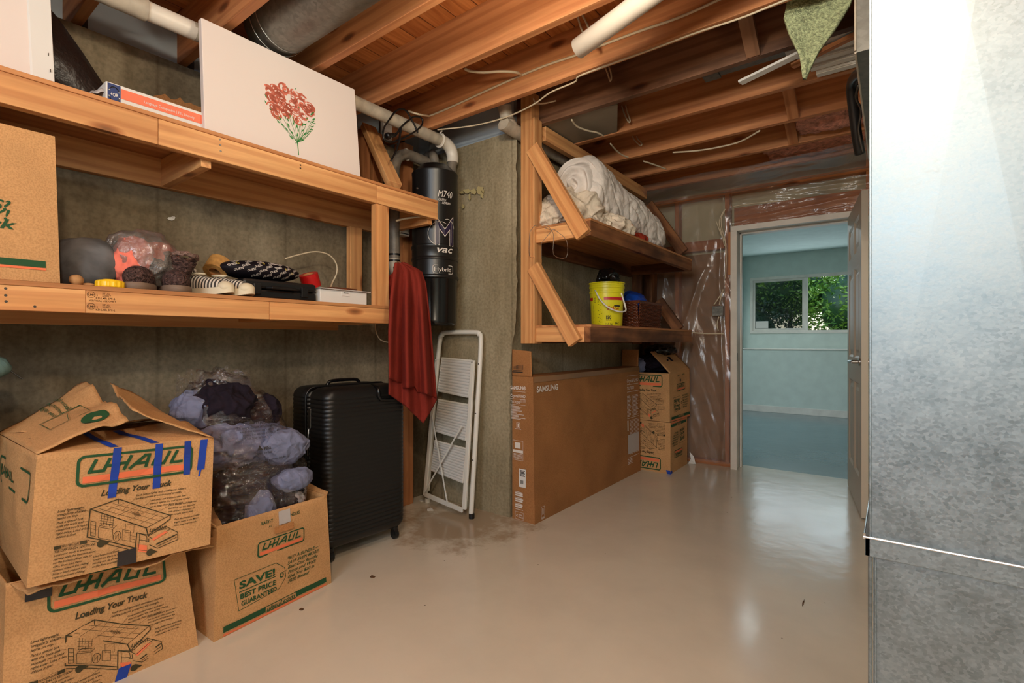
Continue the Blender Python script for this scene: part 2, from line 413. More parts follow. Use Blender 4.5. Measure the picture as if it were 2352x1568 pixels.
def film(name, tint, gloss=.12, wr=.8, wscale=(6, 6, 3), dif=.1, rough=.12, sc=3.0):
    m = bpy.data.materials.new(name); m.use_nodes = True; N = m.node_tree.nodes; L = m.node_tree.links; N.clear()
    out = N.new('ShaderNodeOutputMaterial'); tr = N.new('ShaderNodeBsdfTransparent'); tr.inputs[0].default_value = s2l(tint)
    gl = N.new('ShaderNodeBsdfGlossy'); gl.inputs['Roughness'].default_value = rough; gl.inputs[0].default_value = (1,1,1,1)
    df = N.new('ShaderNodeBsdfDiffuse'); df.inputs[0].default_value = s2l((225,215,205))
    n = tex(N, L, coords(N, L, wscale), scale=sc, detail=5, rough=.6, dist=1.2)
    bp = N.new('ShaderNodeBump'); bp.inputs['Strength'].default_value = wr; bp.inputs['Distance'].default_value = .03
    L.new(n.outputs[0], bp.inputs['Height']); L.new(bp.outputs[0], gl.inputs['Normal'])
    m1 = N.new('ShaderNodeMixShader'); m1.inputs[0].default_value = dif; L.new(tr.outputs[0], m1.inputs[1]); L.new(df.outputs[0], m1.inputs[2])
    m2 = N.new('ShaderNodeMixShader'); L.new(m1.outputs[0], m2.inputs[1]); L.new(gl.outputs[0], m2.inputs[2])
    lw = N.new('ShaderNodeLayerWeight'); lw.inputs[0].default_value = .25; L.new(bp.outputs[0], lw.inputs[1])
    mr = N.new('ShaderNodeMapRange'); mr.inputs[3].default_value = gloss; mr.inputs[4].default_value = min(1, gloss*4); L.new(lw.outputs['Fresnel'], mr.inputs[0]); L.new(mr.outputs[0], m2.inputs[0])
    L.new(m2.outputs[0], out.inputs[0]); MT[name] = m
wood('shelf_wood', (240,182,118), (222,156,92), (188,128,80))
wood('shelf_wood_dark', (170,112,66), (140,88,48), (130,80,50), stain=(120,105,85))
wood('joist_wood', (216,150,94), (190,122,72), (172,116,80))
wood('joist_stained', (158,116,86), (124,88,64), (120,90,70), stain=(130,115,105))
wood('stud_wood', (214,146,92), (184,118,70), (165,110,75))
wood('plywood', (214,150,92), (190,124,70), (190,135,90), knots=False)
ply_floor()
concrete('concrete', (96,84,66), (130,116,94), (160,146,122))
concrete('concrete_light', (124,112,88), (156,142,114), (182,168,140))
floor_mat('floor_paint', (216,204,184), (160,136,108), .15)
floor_mat('floor_paint_blue', (96,122,128), (90,112,118), .14)
galv('galvanised', (108,116,118), (146,154,156), .42, .8, 190)
galv('galvanised_dull', (96,94,88), (138,136,128), .42, .8, 60)
card('cardboard', (204,156,106)); card('cardboard_tv', (168,116,72)); card('cardboard_in', (190,132,82))
plain('ink_green', (28,74,38), .8); plain('ink_brown', (62,52,24), .8); plain('ink_orange', (232,116,74), .8)
plain('ink_black', (40,34,30), .7); plain('ink_white', (225,215,205), .7); plain('stamp_ink', (92,62,34), .9)
plain('blue_tape', (18,60,160), .6, var=.15); plain('black_tape', (44,38,38), .45)
plain('clear_tape', (176,160,140), .25)
plain('white_paint', (226,222,214), .4, var=.05); plain('white_metal', (222,218,208), .35)
plain('wall_paint', (204,218,212), .7, var=.03); plain('door_paint', (198,186,168), .45)
plain('black_plastic', (22,20,20), .35, bumps=(90, .1, .002)); plain('black_gloss', (14,13,14), .2)
plain('black_case', (20,18,17), .42, bumps=(220, .2, .002))
plain('steel', (190,190,190), .25, 1); plain('dark_steel', (90,86,82), .35, .9)
plain('pvc', (222,212,198), .4, var=.04); plain('pvc_old', (176,164,146), .5, var=.12, vs=20); plain('pvc_dark', (120,110,98), .5, var=.2, vs=20)
plain('cable_white', (208,190,160), .5); plain('cable_black', (18,16,16), .35)
plain('canvas_white', (226,212,204), .85, bumps=(350, .1, .001))
plain('coral', (224,122,98), .8); plain('leaf_print', (44,132,60), .8)
plain('red_plastic', (190,26,26), .3); plain('yellow_plastic', (226,216,30), .35, var=.04); plain('yellow_cap', (246,196,30), .35)
plain('red_label', (190,28,32), .4)
plain('blue_plastic', (20,70,170), .35); plain('wicker', (96,48,26), .4, var=.3, vs=60)
plain('tan_tape', (172,126,66), .6, var=.15, vs=60); plain('rubber_sole', (214,200,172), .6); plain('canvas_dark', (60,54,50), .8)
plain('boot_sole', (120,98,82), .7)
plain('paper_white', (222,218,212), .7); plain('paper_grey', (188,180,176), .7)
plain('orange_print', (236,120,86), .6); plain('navy_print', (40,58,110), .6)
plain('glove_grey', (150,140,130), .8); plain('foam_board', (186,196,206), .8, var=.1, vs=4)
plain('rock', (178,132,84), .8, var=.2, vs=20)
plain('insulation_pink', (196,132,110), .95, var=.25, vs=30, bumps=(60, .8, .02))
plain('carpet_pad', (178,186,140), .95, var=.25, vs=90, bumps=(160, .9, .01))
plain('pier_foam', (160,170,178), .8)
fabric('towel_red', (128,44,34), wr=.15, wscale=150, var=.03); fabric('duvet_white', (226,216,206), wr=.45, wscale=10, var=.05)
fabric('linen_cream', (222,206,184), wr=.5, wscale=14, var=.08); fabric('cloth_red', (170,60,40), wr=.4)
fabric('cloth_navy', (34,27,36), wr=.6, var=.2); fabric('cloth_lilac', (120,124,150), wr=.5, wscale=14, var=.12)
fabric('cloth_coral', (246,128,108), wr=.4); fabric('bag_grey', (104,104,106), wr=.3, var=.3, wscale=6)
fabric('boot_knit', (92,70,66), wr=.9, wscale=90, var=.6); fabric('boot_fleece', (150,122,112), wr=1, wscale=90, var=.2)
fabric('bag_teal', (110,140,138), wr=.4, var=.2); fabric('cloth_white', (226,214,206), wr=.5, wscale=20)
fabric('pouch_black', (24,20,26), wr=.2, rough=.55)
film('bag_film', (250,249,252), .13, 1.0, (5, 5, 13), .0, .07, 2.2)
film('poly_sheet', (236,218,196), .045, .4, (1.0, 1.0, .5), .13, .22, 3.0)
film('grey_film', (205,208,212), .12, .9, (5, 5, 5), .14, .18, 3.0)
plain('black_bag', (12,12,12), .22, bumps=(14, .9, .03))
m, N, L, b = nodes('glass', .02); b.inputs['Transmission Weight'].default_value = 1; b.inputs['IOR'].default_value = 1.02; MT['glass'] = m
def leafmat(name, c1, c2):
    m, N, L, b = nodes(name, .4, 0, .5)
    t = tex(N, L, coords(N, L, (1,1,1), False), scale=3.5, detail=6, rough=.7); r = ramp(N, L, t.outputs[0], [(.35, c1), (.65, c2)])
    L.new(r.outputs[0], b.inputs['Base Color']); b.inputs['Transmission Weight'].default_value = 0; MT[name] = m
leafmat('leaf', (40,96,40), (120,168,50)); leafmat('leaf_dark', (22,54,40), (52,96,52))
plain('bark', (70,60,50), .9)
m, N, L, b = nodes('bulb_glow'); b.inputs['Base Color'].default_value = (1,.8,.6,1); b.inputs['Emission Color'].default_value = (1,.75,.5,1); b.inputs['Emission Strength'].default_value = 20; MT['bulb_glow'] = m
m, N, L, b = nodes('tube_glow'); b.inputs['Emission Color'].default_value = (.9,1,1,1); b.inputs['Emission Strength'].default_value = 6; MT['tube_glow'] = m
# ================================================================== the room
ZJ = 2.43; ZC = 2.665
MC = MT['concrete']
structure(MB().box((-2.9, -2.1, -.1), (2.2, 4.82, 0)).build('floor', MT['floor_paint'], origin=False))
structure(MB().box((-3.2, 4.82, -.1), (2.2, 9.1, 0)).build('floor', MT['floor_paint_blue']))
structure(MB().box((-2.95, -2.1, ZC), (2.2, 4.76, ZC+.03)).build('ceiling', MT['subfloor'], origin=False))
structure(MB().box((-2.9, -2.1, 0), (-2.69, 2.72, ZJ-.02)).build('wall_left', MC, origin=False))
def rough_wall():
    mb = MB()
    def lean(z): k = min(1, max(0, (z-.85)/.5)); return .055*k*k*(3-2*k)
    # the jog: a corner pier with a rough, chipped outer arris
    def face(s, t):
        z = t*(ZJ-.02); x = -2.69 + s*(.79 + lean(z))
        e = max(0, 1-abs(s-1)*14)
        return Vector((x - .012*e*noise.noise(Vector((1, 2, z*14)))-.01*e, 2.5 + .012*e*noise.noise(Vector((4, 9, z*17))), z))
    mb.grid(face, 40, 90)
    def side(s, t):
        z = t*(ZJ-.02); e = max(0, 1-s*14)
        return Vector((-1.90 + lean(z)*math.exp(-s*30) - .012*e*noise.noise(Vector((1, 2, z*14)))-.01*e, 2.5+s*2.14 + .012*e*noise.noise(Vector((4, 9, z*17))), z))
    mb.grid(side, 60, 90)
    mb.add([(-2.69,2.5,ZJ-.02),(-1.9,2.5,ZJ-.02),(-1.9,4.76,ZJ-.02),(-2.69,4.76,ZJ-.02)], [(0,1,2,3)])
    return mb.build('wall_alcove', MT['concrete_light'], smooth=30, weld=1e-4, origin=False)
structure(rough_wall())
# wall with the door (studs in front of it), seen from behind as bare drywall
WF = MT['foam_board']
mb = MB()
mb.box((-2.0, 4.76, 0), (-1.10, 4.86, ZC)); mb.box((-.22, 4.76, 0), (2.2, 4.86, ZC)); mb.box((-1.10, 4.76, 2.07), (-.22, 4.86, ZC))
structure(mb.build('wall_front', MT['wall_paint'], origin=False))
structure(MB().box((2.0, -2.1, 0), (2.2, 4.76, ZC)).build('wall_right', MT['wall_paint'], origin=False))
mb = MB()   # back wall, behind the camera, with the high window the daylight comes through
mb.box((-2.9, -2.2, 0), (2.2, -2.0, 1.3)); mb.box((-2.9, -2.2, 2.2), (2.2, -2.0, ZC)); mb.box((-2.9, -2.2, 1.3), (-.9, -2.0, 2.2)); mb.box((.7, -2.2, 1.3), (2.2, -2.0, 2.2))
structure(mb.build('wall_back', MC, origin=False))
wb = structure(MB().box((-.9, -2.14, 1.3), (.7, -2.10, 1.35)).box((-.9, -2.14, 2.15), (.7, -2.10, 2.2)).box((-.9,-2.14,1.35),(-.85,-2.10,2.15)).box((.65,-2.14,1.35),(.7,-2.10,2.15)).box((-.125,-2.14,1.35),(-.075,-2.10,2.15)).build('window_2', MT['white_paint']))
# brown faced wall behind the plastic sheet, lower part
structure(MB().box((-1.9, 4.742, 0), (-1.11, 4.76, 1.9)).build('wall_front', MT['carpet_brown'] if 'carpet_brown' in MT else plain('carpet_brown', (150,118,88), .9, var=.1), origin=False))
# ------------------------------------------------------------------ rim pieces above the concrete
for i, (y0, y1) in enumerate([(-.2, .19), (.62, .97), (1.03, 1.37), (1.46, 1.75), (1.84, 2.16), (2.24, 2.5)]):
    structure(MB().box((-2.88, y0, ZJ-.02), (-2.74, y1, ZC)).build('trim_1', MT['pier_foam']))
structure(MB().box((-2.66, 2.53, ZJ-.02), (-1.9, 2.6, ZC)).build('trim_2', MT['pier_foam']))
structure(MB().box((-2.9, -2.0, ZJ-.02), (-2.88, 4.72, ZC)).build('trim_3', MT['foam_board']))
# ------------------------------------------------------------------ floor joists
JY = [-1.36, -.96, -.56, -.15, .18, .58, .975, 1.39, 1.79, 2.205, 2.58, 2.985, 3.44, 3.87, 4.28]
JL = {4: 'ceiling joist just outside the picture above the left end of the top shelf', 5: 'orange ceiling joist crossing above the black bag on the top shelf',
      6: 'ceiling joist directly before the round metal duct, above the left edge of the flower canvas', 7: 'ceiling joist directly behind the round metal duct',
      8: 'broad bright ceiling joist meeting the wall above the right corner of the flower canvas', 9: 'bright ceiling joist with the long white cable clipped along its face',
      10: 'dark water-stained ceiling joist at the top of the alcove shelf post', 11: 'knotty ceiling joist right behind the grey panel scrap and bundle of white trim',
      12: 'ceiling joist behind the knotty one, above the white duvet', 13: 'dim ceiling joist with a thin cable looping under it', 14: 'last ceiling joist partly wrapped in plastic sheet by the door wall'}
for i, y in enumerate(JY):
    x0 = -2.86 if y < 2.5 else -2.6
    o = abox('ceiling_joist', (x0, y-.019, ZJ), (1.98, y+.019, ZC), MT['joist_stained'] if i == 10 else MT['joist_wood'])
    tag(o, JL.get(i, 'ceiling joist behind the camera position, row by the back window, number %s from it' % ['one','two','three','four'][min(i, 3)]), 'joist', 'parallel ceiling joists')
# ------------------------------------------------------------------ stud framing, plates, poly sheet
SW = MT['stud_wood']
SL = {-1.885: 'wall stud in the far alcove corner under the plastic sheet', -1.60: 'wall stud under the plastic sheet right of the alcove shelf end', -1.155: 'full-height wall stud beside the door opening, plastic bunched over it'}
for x, l in SL.items():
    tag(abox('wall_stud', (x-.019, 4.655, .04), (x+.019, 4.74, ZJ-.04), SW), l, 'stud', 'studs of the door wall')
tag(abox('door_trimmer_stud', (-1.132, 4.66, .04), (-1.098, 4.74, 2.07), SW), 'shorter trimmer stud hard against the left door jamb', 'stud')
tag(abox('bottom_plate', (-1.9, 4.655, 0), (-1.10, 4.74, .04), SW), 'wooden bottom plate of the door wall on the floor', 'plate')
tag(abox('top_plate', (-1.9, 4.655, ZJ-.04), (.6, 4.74, ZJ), SW), 'wooden top plate of the door wall under the last joists', 'plate')
tag(abox('door_header', (-1.098, 4.66, 2.07), (.1, 4.74, 2.26), SW), 'wide wooden header beam over the door opening', 'beam')
tag(abox('blocking', (-1.58, 4.66, 1.92), (-1.18, 4.74, 2.01), SW), 'horizontal wooden block between studs left of the door', 'block', 'blocks in the door wall')
tag(abox('blocking', (-1.86, 4.66, 1.90), (-1.625, 4.74, 1.99), SW), 'horizontal wooden block in the alcove corner bay', 'block', 'blocks in the door wall')
tag(abox('wood_scrap', (-1.14, 4.62, 1.68), (-1.105, 4.65, 2.05), SW), 'short tapered wood offcut nailed beside the top of the door jamb', 'offcut')
tag(abox('header_stud', (-.16, 4.66, 2.26), (-.12, 4.74, 2.60), SW), 'short stud above the door leaf beside the metal duct', 'stud')
def sheet():
    def dep(x, z):
        q = Vector((x*1.4 + z*.5, z*.7, 3.1))
        d = .028*fbm(q*1.5) + .012*fbm(Vector((x*7+z*2.0, z*1.6, 9)))
        # sharp pleats beside the door stud and a long diagonal fold
        s1 = x - (-1.19) - .02*math.sin(z*3); d -= .03*math.exp(-(s1/.02)**2)*(.4+.6*abs(noise.noise(Vector((0, z*6, 2)))))
        for a, b_, k in ((-1.62, .62, .03), (-1.52, .3, .018), (-1.8, .2, .012)):
            f_ = x - (a + b_*(z-1.0)*.62); d -= k*math.exp(-(f_/.028)**2)*(1 if .75 < z < 1.75 else .25)
        return d
    mb = MB()
    def f1(s, t):
        x = -1.895 + s*.785; z = .03 + t*2.4
        return Vector((x, 4.625 + dep(x, z), z))
    mb.grid(f1, 110, 200)
    def f2(s, t):
        x = -1.11 + s*1.05; z = 2.075 + t*(.36 - .10*s + .02*math.sin(s*9))
        return Vector((x, 4.625 + dep(-1.11, z)*(1-s) + .03*fbm(Vector((x*2, z*9, 5))) - .02*math.exp(-((z-2.12-.1*s)/.015)**2), z))
    mb.grid(f2, 110, 60)
    o = mb.build('plastic_sheet', MT['poly_sheet'], smooth=True)
    return tag(o, 'wrinkled clear plastic sheet stapled over the door wall studs', 'plastic sheet')
sheet()
def hang():
    mb = MB()
    def f(s, t):
        x = -1.85 + s*1.8; y = 4.62 - t*.62
        return Vector((x, y, ZJ-.03 - .11*math.sin(math.pi*min(1, t*1.05))*(.4+.6*abs(noise.noise(Vector((x*1.3, y, 1))))) + .015*fbm(Vector((x*2, y*9, 3)))))
    mb.grid(f, 120, 40)
    return tag(mb.build('plastic_sheet', MT['poly_sheet'], smooth=True), 'loose clear plastic sagging under the last joists above the door wall', 'plastic sheet')
hang()
def tuft(pts, name, label, cat='plastic scrap'):
    mb = MB(); mb.add(pts, [(i, i+1, i+2) for i in range(len(pts)-2)])
    return tag(mb.build(name, MT['paper_white'], solid=.001), label, cat)
tuft([(-1.47,4.58,.0),(-1.40,4.57,.005),(-1.44,4.56,.05),(-1.42,4.58,.07),(-1.455,4.57,.11)], 'plastic_tuft', 'small white torn tuft on the floor edge between box stack and door')
# door casing
JP = MT['white_paint']
structure(MB().box((-1.098, 4.62, 0), (-1.075, 4.87, 2.05)).box((-1.112, 4.59, 0), (-1.062, 4.62, 2.045)).box((-.255, 4.62, 0), (-.232, 4.87, 2.05)).box((-1.098, 4.62, 2.05), (-.232, 4.87, 2.073)).box((-1.112, 4.59, 2.045), (-.22, 4.62, 2.09)).box((-1.066, 4.72, 0), (-1.052, 4.76, 2.05)).box((-1.066, 4.72, 2.036), (-.24, 4.76, 2.05)).build('trim_4', MT['pvc'], bevel=.002))
sp_ = MB().box((-1.0745, 4.64, .93), (-1.0725, 4.68, 1.0)).build('strike_plate', MT['dark_steel']); tag(sp_, 'small dark strike plate on the left door jamb', 'strike plate')
# ------------------------------------------------------------------ the door leaf
def door():
    hx, hy = -.238, 4.61; ang = math.atan2(3.68-4.53, -.115+.238)
    D = thing('door_1', 'white six-panel door standing open beside the metal duct', 'door', (hx, hy, .012), ang)
    D['kind'] = 'structure'
    del D['label'], D['category']
    M = world(D)
    W_, H_, T = .84, 2.02, .035
    def lp(mb, nm, m, **k): return mb.build(nm, m, D, M=M, **k)
    mb = MB(); xs = [0, .11, .385, .455, .73, W_]; zs = [0, .22, .82, .98, 1.58, 1.68, 1.90, H_]
    pan = {(1,1),(3,1),(1,3),(3,3),(1,5),(3,5)}
    for i in range(5):
        for j in range(7):
            if (i, j) in pan: continue
            mb.box((xs[i], -T, zs[j]), (xs[i+1], 0, zs[j+1]))
    lp(mb, 'leaf', MT['door_paint'], weld=1e-4)
    for i, j in sorted(pan):
        x0, x1, z0, z1 = xs[i], xs[i+1], zs[j], zs[j+1]; p = MB()
        for s_, y0, y1 in ((1, -.010, -.003), (-1, -T+.010, -T+.003)):
            a = [(x0,z0),(x1,z0),(x1,z1),(x0,z1)]; q = .014; r = .035; r2 = .055
            def rg(k, y): return [(x0+k, y, z0+k), (x1-k, y, z0+k), (x1-k, y, z1-k), (x0+k, y, z1-k)]
            R0 = rg(0, 0 if s_ > 0 else -T); R1 = rg(q, y0); R2 = rg(r, y0); R3 = rg(r2, y1)
            p.add(R0+R1+R2+R3, [(a_+4*l, (a_+1) % 4+4*l, (a_+1) % 4+4*l+4, a_+4*l+4) for l in range(3) for a_ in range(4)] + [(12,13,14,15)])
        lp(p, 'panel', MT['door_paint'])
    for s_, y0 in ((-1, -T), (1, 0)):
        k = MB(); k.lathe([(.024, 0), (.024, .008), (.012, .012), (.012, .045)], n=20, M=Matrix.Translation((W_-.065, y0, .96)) @ Matrix.Rotation(rad(90 if s_ < 0 else -90), 4, 'X'))
        k.tube([(W_-.065, y0+s_*.042, .96), (W_-.10, y0+s_*.05, .96), (W_-.175, y0+s_*.05, .957)], .009, n=12)
        lp(k, 'lever_handle', MT['steel'], smooth=40)
    for z in (.2, 1.0, 1.8):
        lp(MB().lathe([(.007,0),(.007,.09)], c=(0, .004, z), n=12), 'hinge', MT['dark_steel'])
door()
# ------------------------------------------------------------------ the next room
WP = MT['wall_paint']
mb = MB(); YW = 8.66; YN = 8.98
mb.box((-3.2, YW, 0), (2.2, YW+.34, .985)); mb.box((-3.2, YW, .985), (-1.97, YW+.34, 2.62)); mb.box((.2, YW, .985), (2.2, YW+.34, 2.62)); mb.box((-1.97, YW, 2.50), (.2, YW+.34, 2.62))
mb.box((-1.97, YN, .985), (-1.87, YN+.1, 2.50)); mb.box((-.1, YN, .985), (.2, YN+.1, 2.50)); mb.box((-1.87, YN, .985), (-.1, YN+.1, 1.23)); mb.box((-1.87, YN, 2.14), (-.1, YN+.1, 2.50))
structure(mb.build('wall_front', WP, origin=False))
structure(MB().box((-1.98, YW-.02, .975), (.22, YN, .99)).build('trim_5', MT['white_paint'], bevel=.003))
structure(MB().box((-3.2, 4.86, 0), (-3.1, YW, 2.62)).build('wall_left', WP, origin=False))
structure(MB().box((2.1, 4.86, 0), (2.2, YW, 2.62)).build('wall_right', WP, origin=False))
structure(MB().box((-3.2, 4.86, 2.62), (2.2, 9.1, 2.7)).box((-3.1, 7.1, 2.49), (2.1, YW, 2.62)).build('ceiling', WP, origin=False))
structure(MB().box((-3.1, YW-.012, 0), (2.1, YW, .10)).build('baseboard_front', MT['white_paint'], bevel=.003))
mb = MB().lathe([(.013, 0), (.013, .9)], n=12, M=Matrix.Translation((-2.30, 6.95, 2.585)) @ Matrix.Rotation(rad(90), 4, 'Y'))
t = thing('tube_light', 'bright white tube light on the ceiling of the next room', 'light', (-1.95, 6.95, 2.57))
mb.build('tube', MT['tube_glow'], t); MB().box((-2.32, 6.91, 2.595), (-1.38, 6.99, 2.62)).build('housing', MT['white_paint'], t)
light('AREA', 'tube_light_glow', (-1.9, 6.95, 2.55), 15, (.82, .96, 1.0), .9, (0,0,0), .1)
# window
wt = structure(thing('window_1', 'x', 'x', (-.98, YN, 1.23))); del wt['label'], wt['category']
mb = MB(); x0, x1, z0, z1 = -1.87, -.10, 1.23, 2.14; y0, y1 = YN-.02, YN+.06
for a, b_ in (((x0,z0),(x1,z0+.045)), ((x0,z1-.045),(x1,z1)), ((x0,z0+.045),(x0+.045,z1-.045)), ((x1-.045,z0+.045),(x1,z1-.045))): mb.box((a[0], y0, a[1]), (b_[0], y1, b_[1]))
mb.build('window_frame', MT['white_paint'], wt, bevel=.002)
mb = MB().box((-1.09, y0+.005, z0+.045), (-1.045, y1-.01, z1-.045)); mb.build('mullion', MT['white_paint'], wt)
mb = MB()
for a, b_ in (((x0+.045,z0+.045),(-1.09,z0+.08)), ((x0+.045,z1-.08),(-1.09,z1-.045)), ((x0+.045,z0+.08),(x0+.075,z1-.08)), ((-1.12,z0+.08),(-1.09,z1-.08))): mb.box((a[0], y0+.02, a[1]), (b_[0], y0+.045, b_[1]))
mb.build('sash', MT['white_paint'], wt)
MB().box((x0+.07, YN+.02, z0+.07), (-1.10, YN+.024, z1-.07)).build('pane', MT['glass'], wt)
MB().box((-1.05, YN+.04, z0+.04), (x1-.04, YN+.044, z1-.04)).build('pane', MT['glass'], wt)
m, N, L, b = nodes('screen', .9); tr = N.new('ShaderNodeBsdfTransparent'); mx = N.new('ShaderNodeMixShader'); mx.inputs[0].default_value = .45
b.inputs['Base Color'].default_value = s2l((60, 66, 72)); L.new(tr.outputs[0], mx.inputs[1]); L.new(b.outputs[0], mx.inputs[2]); L.new(mx.outputs[0], N['Material Output'].inputs[0])
MB().box((x0+.05, YN+.05, z0+.05), (-1.09, YN+.0505, z1-.05)).build('insect_screen', m, wt)
o = MB().box((-1.785, YN-.004, z0+.085), (-1.60, YN+.018, z0+.20)).build('window_label', MT['paper_white']); tag(o, 'small white label card in the lower left of the far window', 'label')
# ------------------------------------------------------------------ outside
tag(MB().box((-14, 9.1, .7), (12, 26, .9)).build('ground', plain('soil', (120,112,90), .95, var=.2), origin=False), 'pale ground outside the far window', 'ground', kind='structure')
def shrub(name, label, cx, cy, cz, rx, ry, rz, n, mat, sd, ls=.075):
    rnd = random.Random(sd); t = thing(name, label, 'shrub', (cx, cy, .9), 0, 'shrubs outside the window'); mb = MB()
    for i in range(n):
        while True:
            d = Vector((rnd.uniform(-1,1), rnd.uniform(-1,1), rnd.uniform(-1,1)))
            if .1 < d.length < 1: break
        d.normalize(); k = (.72+.28*rnd.random())*(1+.25*noise.noise(d*2.6+Vector((sd,0,0))))
        p = Vector((cx+d.x*rx*k, cy+d.y*ry*k, cz+d.z*rz*k))
        a = Vector((rnd.uniform(-1,1), rnd.uniform(-1,.2), rnd.uniform(-.3,1))).normalized(); s_ = a.cross(Vector((rnd.uniform(-1,1), rnd.uniform(-1,1), rnd.uniform(-1,1)))).normalized()
        l = ls*rnd.uniform(.6,1.3); mb.add([p, p+a*l*.5+s_*l*.2, p+a*l, p+a*l*.5-s_*l*.2], [(0,1,2,3)])
    o = mb.build('foliage', mat, t, solid=0)
    MB().tube([(cx, cy, .9), (cx+.1, cy, cz)], [.05, .03], n=8).build('stem', MT['bark'], t)
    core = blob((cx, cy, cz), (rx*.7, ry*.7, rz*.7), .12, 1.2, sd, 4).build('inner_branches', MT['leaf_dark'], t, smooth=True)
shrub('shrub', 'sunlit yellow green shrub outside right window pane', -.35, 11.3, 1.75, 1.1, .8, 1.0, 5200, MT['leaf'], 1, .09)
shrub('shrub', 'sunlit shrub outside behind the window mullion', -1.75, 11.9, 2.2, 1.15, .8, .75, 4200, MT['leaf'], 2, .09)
shrub('shrub', 'dark shrub outside the left window pane, shade put into its leaf colour', -2.7, 11.0, 1.2, 1.3, .7, .95, 3600, MT['leaf_dark'], 3, .09)  # shade is put into the darker leaf colour
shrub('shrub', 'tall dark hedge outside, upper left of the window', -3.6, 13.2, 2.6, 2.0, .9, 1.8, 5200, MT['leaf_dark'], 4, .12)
fe = thing('wire_fence', 'chain-link fence with dark post outside the window at right', 'fence', (.55, 12.6, .9))
MB().tube([(.28, 12.6, .9), (.28, 12.6, 3.2)], .03, n=8).build('post', MT['black_plastic'], fe)
MB().tube([(-.1, 12.6, 2.62), (1.9, 12.6, 2.62)], .02, n=8).build('rail', MT['black_plastic'], fe)
mb = MB()
for i in range(34):
    for sg in (1, -1):
        x = -.6+i*.09; mb.tube([(x, 12.6, .95), (x+sg*1.4, 12.6, 2.6)], .004, n=4, caps=False)
mb.build('mesh', MT['dark_steel'], fe)

# paint splash on the pier and a chip on the wall
def splash(label, L_, y=None, x=None, m='splash'):
    mb = MB()
    for u, v, ru, rv in L_:
        P_ = [px(u+ru*math.cos(k_*math.pi/8)*(1+.2*math.sin(k_*3+u)), v+rv*math.sin(k_*math.pi/8)*(1+.2*math.cos(k_*2+v)), y=y, x=x) for k_ in range(16)]
        o_ = Vector((0, -.003, 0)) if y else Vector((.003, 0, 0)); mb.add([p_ for p_ in P_]+[p_+o_ for p_ in P_], [tuple(range(15, -1, -1)), tuple(range(16, 32))]+[(k_, (k_+1) % 16, 16+(k_+1) % 16, 16+k_) for k_ in range(16)])
    return tag(mb.build('paint_splash', MT[m]), label, 'paint mark')
plain('splash', (176,160,112), .7)
splash('pale yellow paint drips on the concrete pier beside the vacuum', [(1103,437,9,9), (1088,440,7,6), (1073,439,9,5), (1062,442,6,3), (1107,447,3,8), (1079,452,2,8), (1064,474,3,5)], y=2.486)
splash('small white plaster chip on the wall between the left shelves', [(393,502,8,4), (398,500,4,3)], x=-2.688, m='paper_white')
# ================================================================== wooden shelving on the left
W1 = MT['shelf_wood']; PLY = MT['plywood']
S1 = thing('shelving_unit', 'two-tier wooden shelving of 2x4s fixed along the left concrete wall', 'shelving', (-2.43, .9, 1.2))
XF = -2.18
for nm, z0, z1, ye, cuts in (('lower', 1.197, 1.275, 1.781, [.4885, 1.118]), ('upper', 1.833, 1.930, 2.143, [.699, 1.695])):
    top = z1+.016
    ys = [-.75] + cuts + [ye]
    for a, b_ in zip(ys[:-1], ys[1:]):
        abox('fascia_board', (XF-.038, a+.0007, z0), (XF, b_-.0007, z1), W1, S1)
    abox('deck', (-2.688, -.75, z1), (XF+.004, ye, top), PLY, S1, axis=1)
    abox('ledger', (-2.688, -.75, z0-.03), (-2.65, ye-.002, z1), W1, S1)
    for y in ((.2, 1.2, ye-.045) if nm == 'lower' else (-.1, .86, ye-.045)):
        abox('cross_piece', (-2.65, y, z0-.0 if nm == 'lower' else z0-.028), (XF-.04, y+.038, z1-.002), W1, S1)
abox('post', (XF-.042, 1.69, 1.291), (XF-.004, 1.778, 1.832), W1, S1)
abox('post', (-2.66, 1.84, .0+1.2), (-2.622, 1.928, 1.80), W1, S1)
board('brace', px(845, 292, x=-2.6), px(905, 425, x=-2.235), .088, .038, W1, S1, side=(0, 1, .15))
# nail and screw heads, grade stamps on the fascia boards
def dots(name, L_, m, parent, x=XF, r=.004):
    mb = MB()
    for (u, v) in L_:
        p = px(u, v, x=x); mb.lathe([(r, 0), (r*.9, .0012)], n=10, M=Matrix.Translation(p) @ Matrix.Rotation(rad(90), 4, 'Y'))
    return mb.build(name, m, parent)
dots('screw_heads', [(13, 662), (13, 678), (14, 692), (80, 704), (505, 320), (506, 333), (507, 347), (690, 379), (690, 386)], MT['dark_steel'], S1)
sf = lambda a, b_: Vector((XF, a, b_))
def stamp(parent):
    p = PR(); y0 = px(192, 690, x=XF).y+.008; z0 = 1.2
    for dz, k in ((.048, 1), (.008, .9)):
        p.ell(y0+.012, z0+dz+.012, .011, .010, .0013); p.text(y0+.004, z0+dz+.008, 'LMA', .010, .01)
        p.text(y0+.026, z0+dz+.008, 'S', .009); p.text(y0+.042, z0+dz+.015, 'STUD', .009, .01); p.text(y0+.042, z0+dz+.007, 'S-DRY', .009, .01)
        p.text(y0+.024, z0+dz-.002, 'KD.LMR SPF-2', .009, .01)
    p.text(y0+.006, z0+.037, 'VERTICAL USE ONLY', .008, .01)
    p.build('grade_stamp', MT['stamp_ink'], parent, sf, Vector((1,0,0)))
stamp(S1)
